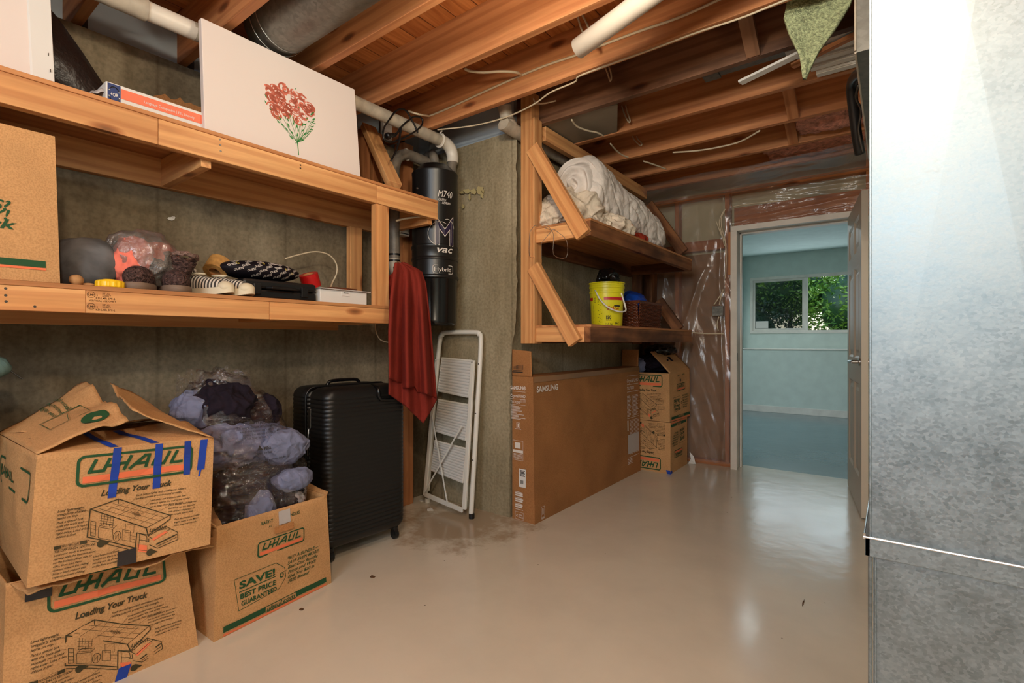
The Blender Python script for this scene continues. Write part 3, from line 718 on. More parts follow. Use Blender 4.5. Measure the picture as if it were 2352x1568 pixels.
# framing of the left wall corner
tag(abox('wall_stud', (-2.688, 1.935, 1.95), (-2.60, 1.973, ZJ), SW), 'thin wall stud directly right of the flower canvas', 'stud', 'studs in the vacuum corner')
tag(abox('wall_stud', (-2.688, 2.0, 1.95), (-2.612, 2.075, ZJ), SW), 'doubled wall stud left of the electrical outlet', 'stud', 'studs in the vacuum corner')
tag(abox('wall_stud', (-2.688, 2.235, 0), (-2.60, 2.325, ZJ), SW), 'full-height wall stud behind the black central vacuum', 'stud', 'studs in the vacuum corner')
# ------------------------------------------------------------------ shelving in the alcove
S2 = thing('shelving_unit', 'wooden bracket shelving with two decks in the alcove above the television box', 'shelving', (-1.6, 3.35, 1.1))
W2 = MT['shelf_wood_dark']; YA, YB, XA = 2.49, 4.26, -1.337
abox('post', (-1.80, 2.468, 1.088), (-1.722, 2.556, 2.60), W1, S2)
abox('post', (-1.722, 2.475, 1.088), (-1.704, 2.556, 2.44), W1, S2)
for z0, z1, wf in ((1.097, 1.182, W2), (1.69, 1.772, W2)):
    abox('side_rail', (-1.703, YA, z0), (XA-.04, YA+.038, z1), W1, S2)
    abox('fascia_board', (XA-.038, YA, z0), (XA, YB, z1), wf, S2)
    abox('deck', (-1.74, YA, z1), (XA+.004, YB, z1+.014), PLY, S2, axis=1); abox('deck', (-1.898, 2.70, z1+.0005), (-1.741, YB, z1+.0135), PLY, S2, axis=1)
    abox('ledger', (-1.898, YA+.25, z0-.01), (-1.86, YB, z1), W2, S2)
    abox('side_rail', (-1.86, YB-.04, z0), (XA-.04, YB-.002, z1), W2, S2)
board('brace', px(1224, 340, y=2.47), px(1341, 540, y=2.47), .088, .036, W1, S2, side=(1, 0, 0))
board('brace', px(1226, 612, y=2.47), px(1322, 787, y=2.47), .085, .036, W1, S2, side=(1, 0, 0))
board('brace', px(1490, 470, y=4.24), px(1570, 580, y=4.24), .088, .036, W2, S2, side=(1, 0, 0))
board('brace', px(1512, 690, y=4.24), px(1560, 757, y=4.24), .088, .036, W2, S2, side=(1, 0, 0))
abox('post', (-1.86, 4.50, .0), (-1.78, 4.64, 1.75), W2, S2)
abox('post', (-1.86, 4.24, 1.08), (-1.78, 4.28, 2.42), W2, S2)
tag(abox('ledger_board', (-1.745, 2.60, 2.34), (-1.705, 4.2, 2.428), W1), 'long horizontal board under the joists above the alcove shelf', 'board')
dots('nail_heads', [], MT['dark_steel'], S2) if False else None
# ================================================================== cardboard boxes
CB = MT['cardboard']; TH = .004
def carton(name, label, P, mat=CB, base=None, group=None, wob=.006, open_top=True, sd=0, cat='cardboard box'):
    """P: bottom BL, BR, back right, back left, then the same four at the top"""
    P = [Vector(p) for p in P]; c = sum(P[:4], Vector((0,0,0)))/4
    t = thing(name, label, cat, (c.x, c.y, min(p.z for p in P[:4])), 0, group)
    mb = MB(); off = Vector((sd*3.3, sd, 1))
    def face(a, b_, c_, d_, n_):
        S = bil(a, b_, c_, d_)
        def f(s, u):
            k = math.sin(math.pi*s)*math.sin(math.pi*u) if False else min(1, 6*s, 6*(1-s))*min(1, 6*u, 6*(1-u))
            p = S(s, u); return p + n_*wob*k*fbm(p*5+off)
        return f
    fr = []
    for i in range(4):
        j = (i+1) % 4; a, b_, c_, d_ = P[i], P[j], P[4+j], P[4+i]; n_ = (b_-a).cross(d_-a).normalized(); g = face(a, b_, c_, d_, n_); mb.grid(g, 24, 20); fr.append((g, n_))
    g = face(P[0], P[3], P[2], P[1], Vector((0,0,-1))); mb.grid(bil(P[0], P[3], P[2], P[1]), 24, 24)
    if not open_top: mb.grid(bil(P[4], P[5], P[6], P[7]), 24, 24)
    mb.build('body', mat, t, weld=1e-4, solid=-TH, smooth=35)
    return t, fr
def flap(t, pts, name='flap', mat=CB, wob=.01, sd=1, n=14, bend=0.0):
    S = bil(*pts)
    def f(s, u):
        p = S(s, u); return p + Vector((0, 0, wob*fbm(p*6+Vector((sd,0,0)))*u + bend*math.sin(math.pi*u)))
    return MB().grid(f, n, n).build(name, mat, t, solid=TH, smooth=35), f
# U-HAUL lettering: stroked wide capitals with the joined dash
def uhaul_letters(p, x0, y0, w_, h, k=.17, s=.18):
    def S(pts, close=False): p.line([(x0+(a*1.0+b_*s*.35)*w_, y0+b_*h) for a, b_ in pts], h*k*1.35, close)
    S([(.0, .93), (.0, .07), (.135, .07), (.135, .93)]); S([(.135, .42), (.27, .42)])
    S([(.235, 0), (.235, 1)]); S([(.345, 0), (.345, 1)]); S([(.235, .5), (.345, .5)])
    S([(.405, 0), (.50, .95), (.545, .95), (.575, 0)]); S([(.45, .32), (.565, .32)])
    S([(.645, 1), (.645, .07), (.765, .07), (.765, 1)]); S([(.85, 1), (.85, .07), (.97, .07)])
def logo(gr, orr, x0, y0, x1, y1, small=False):
    w_, h = x1-x0, y1-y0; gr.rrect(x0, y0, x1, y1, h*.2, h*.085)
    uhaul_letters(gr, x0+w_*.085, y0+h*.42, w_*.84, h*.44)
    orr.rect(x0+w_*.04, y0+h*.09, x1-w_*.04, y0+h*.31, 8, 1)
TK = None
def truck_art(g):
    """removal truck cutaway, in fractions of the face"""
    def L(pts, w_=.0022, c=False): g.line([(a*.5, b_*.41) for a, b_ in pts], w_, c)
    A = (.277,.517); B_ = (.423,.565); C_ = (.57,.455); D_ = (.728,.349); E_ = (.591,.272); G = (.604,.207)
    L([A, B_, C_, D_, (.728,.318), G, E_, A], .0032); L([A, (.269,.298), (.40,.215), (.531,.12)], .0032); L([B_, (.423,.527)]); L([E_, (.715,.345)], .0018)
    L([(.275,.27), (.40,.19), (.525,.10)]); L([(.539,.246), (.604,.207)], .003); L([(.539,.246), (.531,.10)], .003)
    for k in (.15,.38,.6,.82):
        L([(A[0]+(E_[0]-A[0])*k+.02, A[1]+(E_[1]-A[1])*k), (B_[0]+(D_[0]-B_[0])*k-.01, B_[1]+(D_[1]-B_[1])*k-.012)], .0009)
    for k in (.3,.55,.8): L([(A[0]+(B_[0]-A[0])*k, A[1]+(B_[1]-A[1])*k-.02), (E_[0]+(D_[0]-E_[0])*k, E_[1]+(D_[1]-E_[1])*k)], .0009)
    for k in range(6): L([(.50+.008*k,.44-.004*k), (.52+.008*k,.40-.004*k)], .001)
    L([(.285,.42),(.31,.405),(.31,.29),(.285,.305)], .0014, True); [L([(.285,.30+.03*i),(.31,.285+.03*i)], .0012) for i in range(1, 4)]
    L([(.325,.36),(.40,.32),(.40,.23),(.325,.275)], .0012, True); L([(.325,.36),(.35,.385),(.42,.345),(.40,.32)], .0012)
    for i in range(5): L([(.34+.016*i,.47-.01*i),(.335+.016*i,.38-.01*i)], .001); L([(.33,.45-.02*i),(.405,.41-.02*i)], .001)
    g.ell(.426*.5, .256*.41, .0105, .0165, .0016); L([(.418,.28),(.418,.235),(.425,.26),(.433,.275),(.433,.23)], .001)
    L([(.455,.30),(.50,.275),(.50,.19),(.455,.215)], .0011, True); L([(.47,.345),(.52,.32),(.52,.25),(.47,.275)], .001, True); L([(.50,.235),(.535,.215)], .001); L([(.50,.21),(.53,.19)], .001); L([(.50,.185),(.53,.165)], .001)
    L([G,(.608,.20),(.703,.258),(.78,.182),(.784,.115),(.661,.077),(.615,.12)], .0022); L([(.608,.195),(.632,.165),(.735,.225)], .0018); L([(.655,.115),(.772,.165)], .0045); L([(.66,.095),(.775,.14)], .0018)
    L([(.555,.235),(.555,.18),(.60,.16),(.597,.20)], .0016, True); L([(.592,.155),(.61,.145),(.61,.175)], .002); L([(.555,.18),(.55,.10),(.60,.075)], .0014)
    for cx, cy, r in ((.341,.224,.0105), (.618,.057,.0105)):
        g.ell(cx*.5, cy*.41, r, r*1.15); g.poly([((cx+.01)*.5, cy*.41+r), ((cx+.045)*.5, (cy-.01)*.41), ((cx+.02)*.5, cy*.41-r*.7)])
    uhaul_letters(g, .612*.5, .232*.41, .052, .012, k=.12)
def truck_face(t, f, tf=None, side='FRONT', logo_on=True):
    g, o, k = PR(), PR(), PR(); W_, H_ = .5, .41; P_ = (lambda a, b_: (a*W_, b_*H_))
    logo(g, o, .2*W_, .716*H_, .85*W_, .951*H_)
    k.text(.325*W_, .612*H_, 'Loading Your Truck', .027, .035, .35, width=.205)
    def para(a, b_, ln, sz=.0098, **kw): k.para(a*W_, b_*H_, ln, sz, lead=.0115, bold=.012, shear=.3, sx=.88, **kw)
    para(.52, .562, ['Stack boxes higher with confidence; Industry', 'leading sidewall protection and strength.'], .0095)
    para(.603, .498, ['Load desks and dressers with their', 'drawers against the wall of the moving', 'van to keep them from opening.'], .0088)
    para(.716, .432, ['Place washer and dryer near', 'the front, on the opposite', 'side of the refrigerator for', 'even weight distribution.'], .0088)
    para(.753, .30, ['Pack electronics and other', "fragile items in the Mom's", 'Attic area over the cab.'], .0086)
    para(.113, .535, ['Load lightweight,', 'irregularly shaped', 'items on top.'], .011)
    para(.112, .445, ['Pack a special box', 'with the tools and', "essentials you'll need", 'right away. Load it last,', 'unload it first.'], .0102)
    para(.303, .125, ['Load household items', 'toward the front of the', 'moving van, as shown', 'to the floor as possible.'], .0088)
    k.rect(.11*W_, .248*H_, .145*W_, .272*H_); k.rect(.235*W_, .250*H_, .27*W_, .274*H_); k.line([(.11*W_, .273*H_), (.27*W_, .275*H_)], .0008); k.line([(.11*W_, .247*H_), (.27*W_, .249*H_)], .0008)
    k.text(.148*W_, .252*H_, 'TIE-DOWN ROPE', .0085, .01, .3, width=.042)
    para(.11, .222, ['TIE OFF EACH SECTION'], .0105)
    para(.11, .195, ['Load your truck in sections,', 'starting with the heaviest items', 'on the bottom (from side to', 'side), then load items', 'upward toward the ceiling.', 'Secure each section with', 'rope to prevent shifting.'], .0092)
    for a, b_ in (((.52,.55),(.45,.46)), ((.6,.49),(.53,.42)), ((.715,.43),(.62,.38)), ((.75,.34),(.73,.34)), ((.21,.54),(.275,.50)), ((.225,.43),(.275,.42)), ((.40,.135),(.46,.17))):
        k.line([P_(*a), P_(*b_)], .0008)
    truck_art(k)
    o.poly([P_(.64,.15), P_(.72,.205), P_(.70,.215), P_(.625,.165)]); o.poly([P_(.545,.145), P_(.60,.12), P_(.60,.06), P_(.55,.085)])
    for nm, q, m_ in (('printed_logo', g, MT['ink_green']), ('printed_stripe', o, MT['ink_orange']), ('printed_text', k, MT['ink_brown'])):
        q.build(nm, m_, t, lambda a, b_: f(min(1, max(0, a/W_)), min(1, max(0, b_/H_))), eps=.0022, tf=tf)
def save_face(t, f, W_=.5, H_=.41, handles=True):
    g, o, k = PR(), PR(), PR()
    logo(g, o, .168, .243, .385, .30)
    k.line([(.072,.193), (.089,.072)], .002); k.line([(.089,.072), (.259,.087), (.292,.123), (.287,.162), (.246,.196), (.072,.193)], .002)
    k.ell(.272, .137, .008, .0085, .004); k.line([(.272,.145), (.296,.148)], .0015)
    g.text(.093, .150, 'SAVE!', .038, .035, .0, width=.148); k.line([(.093,.139), (.243,.143)], .003)
    g.text(.097, .111, 'BEST PRICE', .027, .03, width=.147); g.text(.100, .085, 'GUARANTEED', .024, .03, width=.147)
    ls = ['*BUY A BUNDLE—', 'SAVE EVEN MORE!', 'Beat Our Bundle', "Prices and We'll", "Give You $20 in", 'FREE Boxes!']
    for i, l in enumerate(ls): g.text(.302, .187-.0195*i, l, .0185, .012, .35, width=[.155, .16, .15, .14, .13, .105][i])
    g.rect(.033, .017, .20, .039, 8, 1); g.rect(.338, .017, .492, .039, 8, 1); g.rect(.20, .036, .338, .039, 6, 1); g.rect(.20, .014, .338, .017, 6, 1)
    g.text(.205, .0185, 'uhaul.com', .024, .02, .3, width=.128); o.rect(.033, .004, .49, .011, 12, 1)
    if handles:
        g.text(.183, .366, 'EASY-T', .018, .015, width=.053); g.text(.297, .366, 'HANDLES', .018, .015, width=.07)
        g.text(.215, .348, 'AS', .012, .01)
    for nm, q, m_ in (('printed_logo', g, MT['ink_green']), ('printed_stripe', o, MT['ink_orange']), ('printed_text', k, MT['ink_green'])):
        q.build(nm, m_, t, lambda a, b_: f(min(1, max(0, a/W_)), min(1, max(0, b_/H_))), eps=.0022)
def tape(t, f, s0, t0, s1, t1, w_=.04, m=None, name='tape_strip', eps=.003):
    p = PR(); n = 10
    for i in range(n):
        a0, b0, a1, b1 = s0+(s1-s0)*i/n, t0+(t1-t0)*i/n, s0+(s1-s0)*(i+1)/n, t0+(t1-t0)*(i+1)/n
        p.add([(a0-w_/2, b0), (a0+w_/2, b0), (a1+w_/2, b1), (a1-w_/2, b1)], [(0,1,2,3)])
    return p.build(name, m or MT['blue_tape'], t, f, eps=eps)
# bottom box of the left stack
G_U = 'printed moving boxes by the left wall'
bx, fr = carton('moving_box', 'crushed moving box on the floor, bottom of the left stack, reading Loading Your Truck', [(-2.005,.262,0), (-2.005,.767,0), (-2.48,.78,0), (-2.48,.262,0), (-2.03,.275,.405), (-2.05,.74,.352), (-2.46,.75,.37), (-2.46,.275,.39)], wob=.02, sd=2, group=G_U)
truck_face(bx, fr[0][0])
for pts, sd in (([(-2.03,.52,.372), (-2.05,.74,.354), (-1.955,.80,.362), (-1.95,.56,.372)], 3), ([(-2.05,.74,.35), (-2.40,.75,.37), (-2.30,.92,.445), (-1.99,.86,.385)], 5), ([(-2.03,.285,.400), (-2.03,.47,.384), (-1.965,.44,.375), (-1.962,.31,.372)], 9)):
    flap(bx, pts, sd=sd, wob=.03)
tape(bx, fr[0][0], .57, .105, .545, .0, .065); tape(bx, fr[0][0], .155, 1.0, .15, .84, .13, MT['black_tape'], eps=.004)
# upper box of the left stack
bx, fr = carton('moving_box', 'open moving box patched with blue tape, on top of the left stack', [(-1.937,.304,.408), (-1.91,.769,.388), (-2.40,.79,.41), (-2.42,.31,.415), (-1.93,.324,.779), (-1.92,.785,.756), (-2.40,.79,.775), (-2.42,.31,.785)], wob=.012, sd=4, group=G_U)
truck_face(bx, fr[0][0])
f1 = flap(bx, [(-1.93,.324,.782), (-2.42,.31,.79), (-2.40,.536,.933), (-1.955,.545,.866)], sd=2, wob=.03, n=20)[1]
f2 = flap(bx, [(-2.40,.79,.80), (-1.925,.785,.758), (-1.97,.56,.862), (-2.40,.61,.945)], sd=7, wob=.03, n=20)[1]
f3 = flap(bx, [(-1.932,.33,.777), (-1.922,.78,.756), (-2.13,.77,.80), (-2.14,.34,.80)], sd=3, wob=.012)[1]
flap(bx, [(-2.41,.31,.78), (-2.40,.78,.78), (-2.24,.77,.80), (-2.24,.34,.81)], sd=8, wob=.012)
for s0, s1, t1, w_ in ((.40,.385,.585,.045), (.64,.638,.605,.045), (.82,.825,.69,.042), (.93,.915,.72,.05)): tape(bx, fr[0][0], s0, 1.0, s1, t1, w_)
tape(bx, fr[0][0], .918, .74, .905, .66, .012)
for s0, s1 in ((.38,.30), (.62,.50)): tape(bx, f3, s0, .0, s1, .95, .05, eps=.004)
tape(bx, fr[0][0], .487, .122, .487, -.0, .105, MT['black_tape'])
p = PR(); p.ell(.30, .76, .20, .07, n=24); p.build('printed_patch', MT['ink_green'], bx, lambda a, b_: f1(max(0, min(1, a)), max(0, min(1, b_))), eps=-.004) if False else None
k = PR()
k.para(.62, .62, ['Secure load on', 'furniture pads', 'keep upright'], .07, lead=.085, bold=.01); k.line([(.35,.3), (.6,.3), (.6,.75), (.35,.75)], .008, True); k.line([(.35,.5),(.6,.6)], .006)
k.ell(.18, .72, .09, .16)
k.build('printed_text', MT['ink_green'], bx, lambda a, b_: f1(min(1, a), min(1, b_)), Vector((0, -.5, .86)), eps=.006)
s_ = PR(); s_.rrect(.05, .25, .45, .34, .02, .008); s_.text(.08, .28, 'U-HAUL', .05, .03); s_.build('printed_logo', MT['ink_green'], bx, lambda a, b_: fr[3][0](a/.5, b_/.41), eps=.002)
# box with the SAVE! print
bx, fr = carton('moving_box', 'moving box with SAVE! BEST PRICE GUARANTEED tag, on the floor before the suitcase', [(-1.98,.809,0), (-2.04,1.332,0), (-2.47,1.30,0), (-2.41,.80,0), (-1.985,.822,.418), (-2.05,1.315,.402), (-2.47,1.30,.412), (-2.41,.80,.40)], wob=.008, sd=6, group=G_U)
save_face(bx, fr[0][0], .52, .41)
t_ = PR(); t_.rect(.234, .318, .325, .343, 6, 2); t_.build('handle_flap', MT['cardboard_in'], bx, lambda a, b_: fr[0][0](a/.52, b_/.41), eps=.012)
t_ = PR(); t_.rect(.262, .345, .318, .40, 4, 4); t_.build('handle_opening', MT['paper_grey'], bx, lambda a, b_: fr[0][0](a/.52, b_/.41), eps=.003)
flap(bx, [(-2.41,.80,.40), (-1.985,.822,.412), (-1.975,.80,.445), (-2.30,.80,.46)], sd=12, wob=.03)
flap(bx, [(-2.05,1.315,.402), (-2.47,1.30,.412), (-2.45,1.33,.45), (-2.07,1.335,.41)], sd=11, wob=.02)
# box on the lower left shelf
ys0, ys1 = -.08, .425
bx, fr = carton('moving_box', 'clean moving box standing on the lower shelf at far left', [(-2.195,ys0,1.293), (-2.195,ys1,1.293), (-2.64,ys1-.03,1.293), (-2.64,ys0,1.293), (-2.20,ys0,1.775), (-2.20,ys1-.012,1.775), (-2.64,ys1-.03,1.775), (-2.64,ys0,1.775)], wob=.002, open_top=False, sd=9, group=G_U)
g, o = PR(), PR(); Z = lambda u, v: (px(u, v, x=-2.195).y-ys0, px(u, v, x=-2.195).z-1.293)
def tr(q, u0, u1, v, s_, right):
    a = Z(u1, v)[0]; b_ = Z(u1, v)[1]; q.text(a-right, b_, s_, .042, .022, .3, width=right)
tr(g, 0, 30, 484, 'QUESTIONS?', .27); tr(g, 0, 27, 505, 'GET CITY!', .20); tr(g, 0, 43, 528, 'Buy Back', .24)
a = Z(106, 615); b_ = Z(106, 601); g.rect(.02, a[1], a[0], b_[1]+.001, 10, 1); a = Z(106, 621); b_ = Z(106, 617); o.rect(.02, a[1], a[0], b_[1]+.001, 10, 1)
for nm, q, m_ in (('printed_text', g, MT['ink_green']), ('printed_stripe', o, MT['ink_orange'])): q.build(nm, m_, bx, lambda a, b_: fr[0][0](a/.505, b_/.482), eps=.002)
# two boxes at the far end
X0, X1, Y0, Y1 = -1.885, -1.467, 4.118, 4.56
bx, fr = carton('moving_box', 'upside-down moving box on the floor, bottom of the far stack behind the television box', [(X0,Y0,0), (X1,Y0,0), (X1-.005,Y1,0), (X0,Y1,0), (X0,Y0,.425), (X1,Y0,.425), (X1-.005,Y1,.425), (X0,Y1,.425)], open_top=False, sd=13, wob=.005, group=G_U)
def flip(f): return lambda a, b_: f(1-a, 1-b_)
truck_face(bx, flip(fr[0][0])); save_face(bx, flip(fr[1][0]), handles=False)
tape(bx, fr[0][0], .95, .07, .98, 0, .08); tape(bx, fr[1][0], .03, .06, .05, 0, .08)
bx, fr = carton('moving_box', 'open moving box on top of the far stack, stuffed full, under the alcove shelf', [(X0,Y0-.003,.43), (X1-.005,Y0-.003,.43), (X1+.01,Y1+.03,.43), (X0,Y1+.03,.43), (X0,Y0,.835), (X1-.01,Y0,.835), (X1+.005,Y1+.03,.86), (X0,Y1+.03,.86)], sd=14, wob=.008, group=G_U)
truck_face(bx, fr[0][0]); save_face(bx, fr[1][0])
flap(bx, [(X1-.01,Y0+.01,.835), (X1+.005,Y1+.02,.86), (X1-.16,Y1+.02,1.02), (X1-.20,Y0+.06,1.01)], sd=4, wob=.02)
MB().lathe([(.012,0),(.012,.002)], n=14, M=Matrix.Translation((X1+.001, 4.36, .765)) @ Matrix.Rotation(rad(90), 4, 'Y')).build('hand_hole', MT['black_plastic'], bx)
tag(blob((-1.70,4.36,.90), (.15,.18,.085), .12, 9, 3, 5, ridge=.1).build('clothing_pile', MT['cloth_navy'], smooth=True), 'dark clothes bulging out of the open box in the far stack', 'clothes')
tag(blob((-1.78,4.20,.885), (.07,.06,.07), .15, 12, 4, 4, ridge=.1).build('clothing_pile', MT['cloth_lilac'], smooth=True), 'pale blue cloth in the open box behind the television box', 'clothes')
tag(blob((-1.66,4.40,1.02), (.13,.13,.055), .15, 12, 5, 4, ridge=.1).build('dark_bag', MT['black_bag'], smooth=True), 'crumpled dark bag squeezed under the lower alcove shelf', 'bag')
# ------------------------------------------------------------------ television box
TB = MT['cardboard_tv']; XT0, XT1, YT0, YT1, HT = -1.888, -1.714, 2.492, 4.085, .886
tv, fr = carton('television_box', 'long flat brown television carton standing against the alcove wall', [(XT0,YT0+.008,0), (XT1,YT0,0), (XT1,YT1,0), (XT0,YT1,0), (XT0,YT0+.008,HT), (XT1-.012,YT0,HT), (XT1-.012,YT1,HT), (XT0,YT1,HT)], mat=TB, wob=.003, open_top=False, sd=20, cat='cardboard box')
flap(tv, [(XT0,YT0+.006,HT), (XT1-.02,YT0-.001,HT), (XT1-.022,YT0-.004,1.040), (XT0+.004,YT0,1.052)], mat=TB, wob=0)
flap(tv, [(XT1-.02,YT1+.001,HT), (XT0,YT1+.001,HT), (XT0,YT1+.005,1.03), (XT1-.02,YT1+.005,1.03)], mat=TB, wob=0)
def endf(a, b_):    # a: metres from left edge, b: height
    u = a/.174
    return Vector((XT0+(XT1-.006-XT0)*u, YT0+.008-.008*u, b_))
ns = Vector((-.05, -1, 0)).normalized()
ww, bb = PR(), PR()
Pz = lambda u, v: (px(u, v, y=2.495).x-XT0, px(u, v, y=2.495).z)
def lab(q, u, v, s_, u1, sz, bold=.01): a, z = Pz(u, v); q.text(a, z, s_, sz, bold, width=Pz(u1, v)[0]-a)
lab(ww, 1172, 893, 'SAMSUNG', 1209, .030, .03); lab(ww, 1172, 911, 'Crystal UHD', 1209, .026, .012); lab(ww, 1172, 925, 'TU7000', 1195, .024, .0)
for i in range(4): ww.text(Pz(1196, 918+i*2)[0], Pz(1196, 918+i*2)[1], 'Series screen', .006, .0, width=.045)
for v in (898, 915, 928): a, z = Pz(1172, v); a1 = Pz(1209, v)[0]; ww.rect(a, z, a1, z+.0016)
rnd = random.Random(3)
for i in range(12): a, z = Pz(1173, 932+i*2.6); ww.rect(a, z, a+rnd.uniform(.05, .12), z+.0028)
a, z = Pz(1187, 982); ww.line([(a, z), (a+.026, z), (a+.026, z+.032), (a, z+.032)], .0016, True); ww.rect(a+.009, z+.006, a+.017, z+.028); ww.rect(a-.012, z-.008, a+.038, z-.005)
a, z = Pz(1178, 1054); ww.line([(a, z), (a+.083, z), (a+.083, z+.12), (a, z+.12)], .0016, True); ww.rect(a+.016, z+.072, a+.062, z+.108); ww.rect(a, z+.045, a+.083, z+.062)
for i in range(5): ww.rect(a+.006, z+.008+i*.007, a+.03, z+.0105+i*.007); ww.rect(a+.036, z+.008+i*.007, a+.075, z+.0105+i*.007)
for i in range(10): a, z = Pz(1184, 1168-i*4.4); ww.rect(a, z, a+rnd.uniform(.05, .066), z+(.009 if i % 3 else .003))
a, z = Pz(1184, 1190); ww.line([(a, z), (a+.066, z), (a+.066, z+.045), (a, z+.045)], .0014, True); ww.text(a+.006, z+.012, '<', .025, .02); ww.text(a+.026, z+.024, 'PAPER', .012, .01); ww.text(a+.026, z+.010, 'BOARD', .012, .01)
ww.build('printed_text', MT['ink_white'], tv, endf, ns, .004)
q = PR(); a, z = Pz(1175, 831); q.rect(a+.004, z, a+.048, z+.052); q.build('white_square', MT['paper_white'], tv, endf, ns, .006)
a, z = Pz(1191, 832)
bb.rect(a+.006, z, a+.046, z+.052); a, z = Pz(1179, 848)
for i in range(16): bb.rect(a+.003+i*.0052, z, a+.003+i*.0052+rnd.choice((.0015, .003)), z+.028)
bb.rect(a, z-.008, a+.075, z-.004); bb.rect(a-.006, z-.018, a+.08, z-.012)
bb.build('barcode', MT['ink_black'], tv, endf, ns, .006)
q = PR(); a, z = Pz(1193, 1117); q.rect(a, z, a+.057, z+.112); q.build('shipping_label', MT['paper_white'], tv, endf, ns, .0055)
q = PR(); a, z = Pz(1195, 1117)
for i in range(5): q.rect(a+.002, z+.098-i*.008, a+.044-(i % 2)*.008, z+.103-i*.008)
for i in range(8): q.rect(a+.004+i*.0035, z+.02, a+.006+i*.0035, z+.042)
q.build('barcode', MT['ink_black'], tv, endf, ns, .0065)
nl = Vector((1, 0, 0)); lf = lambda a, b_: Vector((XT1-.012*b_/HT, YT0+a, b_))
Pl = lambda u, v: (px(u, v, x=-1.72).y-YT0, px(u, v, x=-1.72).z)
q = PR(); a, z = Pl(1233, 901); a1 = Pl(1282, 893)[0]; q.text(a, z, 'SAMSUNG', .05, .03, width=a1-a)
a, z = Pl(1440, 877); a1 = Pl(1466, 870)[0]; q.text(a, z-.006, 'Crystal UHD', .04, .01, width=a1-a)
q.text(a, z-.065, 'TU7000', .035, .0, width=(a1-a)*.6)
for zz in (z+.045, z-.025, z-.085, z-.30, z-.62): q.rect(a, zz, a1, zz+.003)
for i in range(16): q.rect(a, z-.12-i*.011, a+(a1-a)*rnd.uniform(.2,.4), z-.116-i*.011); q.rect(a+(a1-a)*.45, z-.12-i*.011, a+(a1-a)*rnd.uniform(.8, 1), z-.116-i*.011)
for i in range(26): q.rect(a+(a1-a)*.18, z-.32-i*.011, a+(a1-a)*.5, z-.317-i*.011); q.rect(a+(a1-a)*.55, z-.32-i*.011, a1, z-.317-i*.011)
q.rect(a, z-.40, a+.02, z-.315)
for i in range(4): q.rect(a, z-.635-i*.012, a+(a1-a)*.4, z-.63-i*.012)
a, z = Pl(1241, 1190); q.line([(a, z), (a+.033, z), (a+.033, z+.07), (a, z+.07)], .0018, True); q.rect(a+.01, z+.02, a+.022, z+.06)
for i in range(4): q.rect(a, z-.006+i*.004, a+.03, z-.0045+i*.004)
q.build('printed_text', MT['ink_white'], tv, lf, nl, .004)
q = PR(); a, z = Pl(1441, 1043); a1, z1 = Pl(1466, 1005); q.rect(a, z, a1, z+.155); q.build('blank_label', MT['paper_grey'], tv, lf, nl, .0045)
q = PR(); q.rect(.0, HT-.035, 1.59, HT-.001, 20, 1); q.build('sealing_tape', plain('tv_tape', (150,112,78), .2), tv, lf, nl, .0035)
# ================================================================== big sheet metal duct by the camera
GV = MT['galvanised']
DX0, DX1, DY0, DY1 = -.029, .222, 1.05, 1.60
du = thing('furnace_duct', 'large galvanised sheet metal duct standing at the right edge, nearest the camera', 'duct', ((DX0+DX1)/2, 1.3, 0))
def panelbox(x0, x1, y0, y1, z0, z1, d):
    mb = MB(); C_ = [(x0,y0),(x1,y0),(x1,y1),(x0,y1)]; n = [(0,-1),(1,0),(0,1),(-1,0)]
    for i in range(4):
        a, b_ = C_[i], C_[(i+1) % 4]; m_ = ((a[0]+b_[0])/2+n[i][0]*d, (a[1]+b_[1])/2+n[i][1]*d, (z0+z1)/2)
        mb.add([(a[0],a[1],z0),(b_[0],b_[1],z0),(b_[0],b_[1],z1),(a[0],a[1],z1),m_], [(0,1,4),(1,2,4),(2,3,4),(3,0,4)])
    mb.add([(x0,y0,z0),(x1,y0,z0),(x1,y1,z0),(x0,y1,z0)], [(0,3,2,1)]); mb.add([(x0,y0,z1),(x1,y0,z1),(x1,y1,z1),(x0,y1,z1)], [(0,1,2,3)])
    return mb
panelbox(DX0, DX1, DY0, DY1, .75, ZJ-.004, .005).build('upper_section', GV, du)
panelbox(DX0+.003, DX1-.003, DY0+.003, DY1-.003, .0, .755, .004).build('lower_section', GV, du)
mb = MB(); a = .008; zf0, zf1 = .737, .769
for x0, y0, x1, y1 in ((DX0-a, DY0-a, DX1+a, DY0-.0005), (DX0-a, DY1+.0005, DX1+a, DY1+a), (DX0-a, DY0-a, DX0-.0005, DY1+a), (DX1+.0005, DY0-a, DX1+a, DY1+a)): mb.box((x0, y0, zf0), (x1, y1, zf1))
mb.build('drive_cleat', GV, du, bevel=.001)
mb = MB().tube([(DX0-a-.002, DY0-a-.001, zf1), (DX1+a, DY0-a-.001, zf1)], .0022, n=8).tube([(DX0-a-.001, DY0-a, zf1+.006), (DX0-a-.001, DY0-a, zf1-.002), (DX0-a-.001, DY1, zf1)], .002, n=8); mb.build('cleat_bead', MT['steel'], du)
mb = MB().tube([(DX0-.001, DY0-.001, .0), (DX0-.001, DY0-.001, zf0)], .003, n=8).tube([(DX0+.006, DY0-.001, .0), (DX0+.006, DY0-.001, zf0)], .0015, n=6).tube([(DX0-.001, DY0, zf1), (DX0-.001, DY0, ZJ-.01)], .0018, n=6); mb.build('corner_seam', GV, du)
